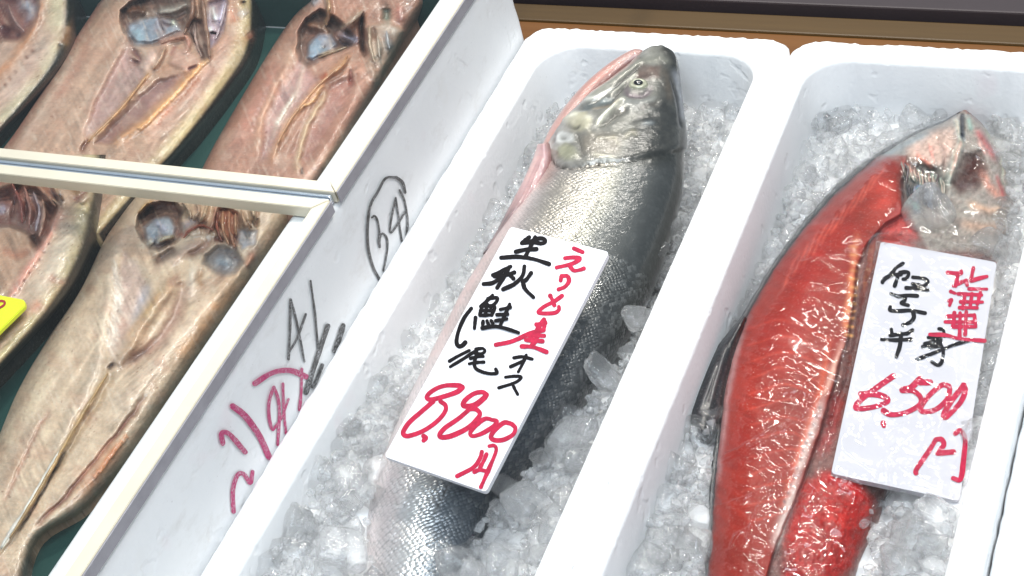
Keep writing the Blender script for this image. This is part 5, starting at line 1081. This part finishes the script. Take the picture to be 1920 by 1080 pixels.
for z_, mt, w, st in chars2:
    ribbon([(z_(s), w) for s in st], c2p, c2n, .0003, mt, card2, 'character')

# ------------------------------------------------------------------ ice
def lump_mesh(seed, rough=.22, sub=3):
    r = np.random.default_rng(seed); bm = bmesh.new(); bmesh.ops.create_icosphere(bm, subdivisions=sub, radius=1.0)
    sc = np.array([1, r.uniform(.7, 1), r.uniform(.55, .85)]); ph = r.uniform(0, 100, 6); pw = r.uniform(.55, .8)
    planes = [(lambda v: v / np.linalg.norm(v))(r.normal(size=3)) for _ in range(5)]
    for v in bm.verts:
        c = np.array(v.co); c = np.sign(c) * np.abs(c) ** pw; c /= max(np.abs(c).max(), 1e-6) ** .55
        for q in planes:
            d = c @ q
            if d > .72: c = c - q * (d - .72) * .75
        w = vnoise(c[0] * 1.6 + ph[0] + c[2] * 1.1, c[1] * 1.6 + ph[1] - c[2] * .7) - .5
        w2 = vnoise(c[0] * 4 + ph[2] + c[2] * 3, c[1] * 4 + ph[3]) - .5
        v.co = Vector(c * sc * (1 + rough * 2 * w + rough * .5 * w2))
    me = bpy.data.meshes.new('ice_lump'); bm.to_mesh(me); bm.free()
    me.polygons.foreach_set('use_smooth', np.full(len(me.polygons), True)); return me
lumps = [lump_mesh(100 + i) for i in range(10)]
for i, me in enumerate(lumps): me.materials.append(M_icec if i % 4 == 0 else M_ice)
def level_mid(x, y): return -.056 + .016 * smooth(-y, -.12, .22) + (.012 * smooth(x, -.06, .0) + .014 * smooth(-x, .10, .17)) * smooth(-y, -.15, .15)
def level_right(x, y): return -.054 + .014 * smooth(-y, -.1, .2) + .016 * smooth(x, .2, .26)
def ice_bed(x0, x1, y0, y1, level, label):
    n, m = 300, 110; ys = np.linspace(y1, y0, n)[:, None] * np.ones((1, m)); xs = np.ones((n, 1)) * np.linspace(x0, x1, m)[None]
    z = level(xs, ys) - .009 + .010 * (fbm(xs * 55, ys * 55, 4) - .5)
    V = np.stack([xs, ys, z], -1).reshape(-1, 3)
    o = mesh_obj('crushed_ice', V, grid_faces(n, m), M_bed); tag(o, label, 'ice', kind='stuff')
ice_bed(-.196, .0225, -.445, .298, level_mid, 'packed crushed ice under the silver salmon')
ice_bed(.0495, .270, -.445, .299, level_right, 'packed crushed ice under the red salmon half')
def put_lump(p, r, label, group, me=None):
    o = bpy.data.objects.new('ice_lump', me or random.choice(lumps)); col.objects.link(o)
    o.location = p; o.scale = (r * random.uniform(.85, 1.2), r * random.uniform(.8, 1.1), r * random.uniform(.7, 1.0))
    o.rotation_euler = (random.uniform(-.6, .6), random.uniform(-.6, .6), random.uniform(0, 6.3))
    return tag(o, label, 'ice', group)
def in_salmon(x, y, z, pad):
    i = np.abs(s_ctr[:, 1] - y).argmin(); dx = (x - s_ctr[i, 0]) / (s_a[i] + pad); dz = (z - s_ctr[i, 2]) / (s_b[i] + pad); return dx * dx + dz * dz < 1
def scatter(x0, x1, y0, y1, level, ok, sp, rr, label, group, zoff=0.0):
    pts = []; cnt = 0
    for _ in range(9000):
        x = random.uniform(x0, x1); y = random.uniform(y0, y1)
        if any((x - a) ** 2 + (y - b) ** 2 < sp * sp for a, b in pts): continue
        r = random.uniform(*rr); z = float(level(np.array(x), np.array(y))) + zoff + random.uniform(-.003, .005)
        if not ok(x, y, z, r): continue
        q = proj(np.array([x, y, z]))
        if q[0] < -60 or q[0] > 1980 or q[1] > 1150 or q[1] < -40: continue
        pts.append((x, y)); put_lump((x, y, z), r, label, group); cnt += 1
    return cnt
GM = 'ice lumps around the silver salmon'; LM = 'clear melting ice lump in the box of the silver salmon'
GR = 'ice lumps around the red salmon half'; LR = 'clear melting ice lump in the box of the red salmon half'
TAIL = np.array([(712, 850), (700, 900), (690, 960), (694, 1020), (704, 1100), (862, 1100), (884, 1010), (912, 955), (950, 905), (1010, 850)], float)
def okm(x, y, z, r):
    if in_salmon(x, y, z, r * .45): return False
    q = proj(np.array([x, y, z])); return poly_mask(np.array([q[0]]), np.array([q[1]]), TAIL, 10)[0] < .3
n1 = scatter(-.184, .0125, -.36, .284, level_mid, okm, .0165, (.006, .0145), LM, GM)
REDP = np.array([(1806, 206), (1640, 296), (1510, 420), (1404, 580), (1356, 730), (1338, 900), (1322, 1095), (1590, 1150), (1640, 985), (1600, 1000), (1560, 890), (1650, 460), (1740, 470), (1890, 340), (1845, 236)], float)
CARD = np.array([(1645, 450), (1880, 480), (1830, 800), (1808, 960), (1550, 895)], float)
def okr(x, y, z, r):
    q = proj(np.array([x, y, z]))
    if poly_mask(np.array([q[0]]), np.array([q[1]]), CARD, 10)[0] > .3: return False
    return poly_mask(np.array([q[0]]), np.array([q[1]]), REDP, 14)[0] < .25
n2 = scatter(.0625, .257, -.36, .284, level_right, okr, .0165, (.006, .0145), LR, GR)
# a few larger ones one can pick out
for px, py, z, r, g in [(1085, 930, -.020, .016, 0), (1060, 1000, -.022, .017, 0), (1078, 815, -.014, .017, 0), (1130, 705, -.012, .016, 0), (1195, 600, -.012, .011, 0), (1085, 865, -.018, .012, 0),
                        (985, 935, -.020, .015, 0), (858, 1052, -.024, .013, 0), (940, 1060, -.018, .016, 0), (1235, 470, -.020, .009, 0), (1255, 420, -.022, .010, 0),
                        (640, 800, -.024, .013, 0), (600, 890, -.026, .015, 0), (660, 930, -.024, .013, 0), (560, 990, -.026, .014, 0), (640, 1030, -.020, .015, 0),
                        (1235, 985, -.045, .017, 1), (1262, 905, -.046, .013, 1), (1290, 1040, -.044, .015, 1), (1240, 1065, -.046, .014, 1), (1730, 1030, -.036, .016, 1), (1690, 1060, -.030, .016, 1),
                        (1745, 400, -.030, .018, 1), (1720, 425, -.032, .012, 1), (1850, 455, -.034, .012, 1)]:
    if (px, py) == (1745, 400): z = -.022
    p = at(np.array(px), np.array(py), np.array(z)); put_lump(tuple(p), r, (LM, LR)[g], (GM, GR)[g], lumps[0] if (px, py) == (1745, 400) else None)
for o_ in [o for o in col.objects if o.name.startswith('ice_lump')]:
    q_ = proj(np.array(o_.location))
    if abs(q_[0] - 1745) < 1 and abs(q_[1] - 400) < 1: o_['label'] = 'large cloudy ice lump lying in the split head of the red salmon half'
# chips and grains between the lumps, too small to pick apart
def chips(x0, x1, y0, y1, level, ok, n, name_label, seed):
    r = np.random.default_rng(seed); base = []
    for k in range(6):
        me = lump_mesh(300 + k + seed, .3, 1); base.append((np.array([v.co[:] for v in me.vertices]), np.array([p.vertices[:] for p in me.polygons])))
    V = []; F = []; o_ = 0
    for _ in range(n):
        x = r.uniform(x0, x1); y = r.uniform(y0, y1); z = float(level(np.array(x), np.array(y))) + r.uniform(-.004, .008); s = r.uniform(.0014, .0052)
        if not ok(x, y, z, s): continue
        vb, fb = base[r.integers(6)]; q = Matrix.Rotation(r.uniform(0, 6), 3, Vector(r.normal(size=3)).normalized()); 
        V.append(vb @ np.array(q).T * s + [x, y, z]); F.append(fb + o_); o_ += len(vb)
    o = mesh_obj('ice_chips', np.vstack(V), np.vstack(F), M_chip, None, False); tag(o, name_label, 'ice', kind='stuff')
chips(-.184, .0125, -.36, .285, level_mid, okm, 3000, 'small ice chips scattered around the silver salmon', 1)
chips(.0625, .257, -.36, .285, level_right, okr, 3000, 'small ice chips scattered around the red salmon half', 2)

# ------------------------------------------------------------------ plastic wrap over the red half and its card
def film(name, Lp, Rp, objs, extra_pts, feats, label, n=520, m=300, lift=.0030, zmin=-.06, crumple=.0021):
    cell = 5; x0, y0 = 1100, 150; W, Hh = 180, 210
    buf = np.full((Hh, W), np.nan)
    def splat(P):
        q = proj(P); i = ((q[:, 1] - y0) / cell).astype(int); j = ((q[:, 0] - x0) / cell).astype(int)
        k = (i >= 0) & (i < Hh) & (j >= 0) & (j < W)
        for a, b, z in zip(i[k], j[k], P[k, 2]):
            if not buf[a, b] >= z: buf[a, b] = z
    for P in objs: splat(P)
    buf = np.where(np.isnan(buf), zmin, buf); buf = np.maximum(buf, zmin)
    pad = np.pad(buf, 1, mode='edge'); buf = np.max([pad[a:a + Hh, b:b + W] for a in range(3) for b in range(3)], 0)
    for _ in range(5):
        pad = np.pad(buf, 1, mode='edge'); buf = np.maximum(buf * .0 + np.mean([pad[a:a + Hh, b:b + W] for a in range(3) for b in range(3)], 0), buf - .001)
    L = rails(Lp, n); R = rails(Rp, n); t = np.linspace(0, 1, m)
    U = L[:, :1] * (1 - t) + R[:, :1] * t; V = L[:, 1:] * (1 - t) + R[:, 1:] * t
    fi = ((V - y0) / cell - .5).clip(0, Hh - 2); fj = ((U - x0) / cell - .5).clip(0, W - 2); i = fi.astype(int); j = fj.astype(int); a = fi - i; b = fj - j
    Z = (buf[i, j] * (1 - a) + buf[i + 1, j] * a) * (1 - b) + (buf[i, j + 1] * (1 - a) + buf[i + 1, j + 1] * a) * b + lift
    rid = lambda x, y: 1 - np.abs(2 * fbm(x, y, 3) - 1) * 2.0
    A = .5; c_, s_ = math.cos(A), math.sin(A); u2 = U * c_ + V * s_; v2 = -U * s_ + V * c_
    wu = 14 * (fbm(U / 40, V / 40, 2) - .5); wv = 14 * (fbm(U / 40 + 60, V / 40, 2) - .5)
    pm = .10 + .90 * smooth(fbm(U / 48 + 77, V / 48 + 12, 3), .54, .68)
    Z += crumple * (.8 * (.35 + .65 * smooth(fbm(U / 70 + 7, V / 70, 2), .4, .6)) * trinoise((u2 + wu) / 44, (v2 + wv) / 19) + .36 * pm * trinoise((U + wv) / 10, (V + wu) / 15 + 40) + .20 * pm * trinoise((u2 + wv) / 6.0, (v2 + wu) / 4.6 + 90) + .5 * rid(u2 / 80, v2 / 30).clip(0, 1) ** 4)
    for pts, w, dz in feats:
        d, al = seg_dist(U + 4 * (fbm(U / 20, V / 20, 2) - .5), V + 4 * (fbm(U / 20 + 5, V / 20, 2) - .5), catmull(pts, 24)); Z += dz * np.exp(-(d / w) ** 2) * (.4 + .6 * vnoise(al * 12, al * 0 + pts[0][0]))
    P = at(U, V, Z).reshape(-1, 3)
    o = mesh_obj(name, P, grid_faces(n, m)[:, ::-1], M_film); tag(o, label, 'wrap'); return o
cw = np.array([v.co[:] for v in redmesh.data.vertices])
cu, cv = np.meshgrid(np.linspace(0, 1, 80), np.linspace(0, 1, 120)); q0, q1, q2, q3 = [np.array(c, float) for c in [(1650, 455), (1868, 489), (1800, 943), (1560, 885)]]
cp = ((q0 * (1 - cu[..., None]) + q1 * cu[..., None]) * (1 - cv[..., None]) + (q3 * (1 - cu[..., None]) + q2 * cu[..., None]) * cv[..., None]).reshape(-1, 2)
cardP = at_plane(cp[:, 0], cp[:, 1], c2p, c2n)
wr = [([(1350, 860), (1420, 820), (1500, 775), (1570, 735)], 2.2, .0022), ([(1345, 868), (1430, 826), (1520, 775)], 2, .002), ([(1330, 952), (1400, 930), (1480, 880), (1560, 830)], 2, .0018),
      ([(1360, 850), (1420, 830), (1470, 800)], 2, .0018), ([(1400, 1010), (1420, 950), (1450, 920)], 2.4, .002), ([(1370, 1020), (1385, 1000), (1430, 985), (1450, 1030)], 2.4, .0022),
      ([(1800, 500), (1808, 560), (1812, 640), (1808, 700)], 1.8, .002), ([(1785, 600), (1795, 680), (1800, 740)], 1.8, .0016), ([(1826, 480), (1822, 540)], 1.8, .0018),
      ([(1640, 470), (1655, 520)], 1.8, .0015), ([(1660, 460), (1640, 500), (1625, 530)], 2, .0022), ([(1470, 610), (1500, 625), (1530, 640)], 2.2, .0018),
      ([(1650, 830), (1720, 770), (1760, 730)], 2, .0016), ([(1640, 900), (1665, 860), (1670, 960)], 2.2, .002), ([(1600, 960), (1660, 940), (1720, 900)], 2.2, .002),
      ([(1860, 480), (1880, 520), (1868, 580), (1850, 680)], 2.4, .002), ([(1700, 880), (1760, 860), (1800, 830)], 1.8, .0015), ([(1780, 760), (1740, 860)], 1.8, .0014),
      ([(1300, 730), (1320, 660), (1350, 600), (1375, 590)], 2.6, .003), ([(1320, 760), (1330, 680), (1348, 640)], 2.2, .003), ([(1335, 780), (1340, 720)], 2, .003),
      ([(1690, 310), (1700, 340)], 2, .003), ([(1712, 315), (1725, 345)], 2, .003), ([(1735, 340), (1740, 375)], 2, .003), ([(1705, 345), (1712, 400)], 2.4, .003)]
film('plastic_wrap', [(1770, 214), (1690, 252), (1560, 350), (1440, 500), (1335, 625), (1288, 715), (1286, 780), (1322, 880), (1325, 980), (1312, 1120)],
     [(1862, 214), (1893, 290), (1906, 380), (1898, 480), (1876, 560), (1856, 650), (1830, 750), (1806, 850), (1788, 940), (1750, 1120)], [cw, cardP], None, wr,
     'crinkled clear plastic wrap over the red salmon half and its price card')
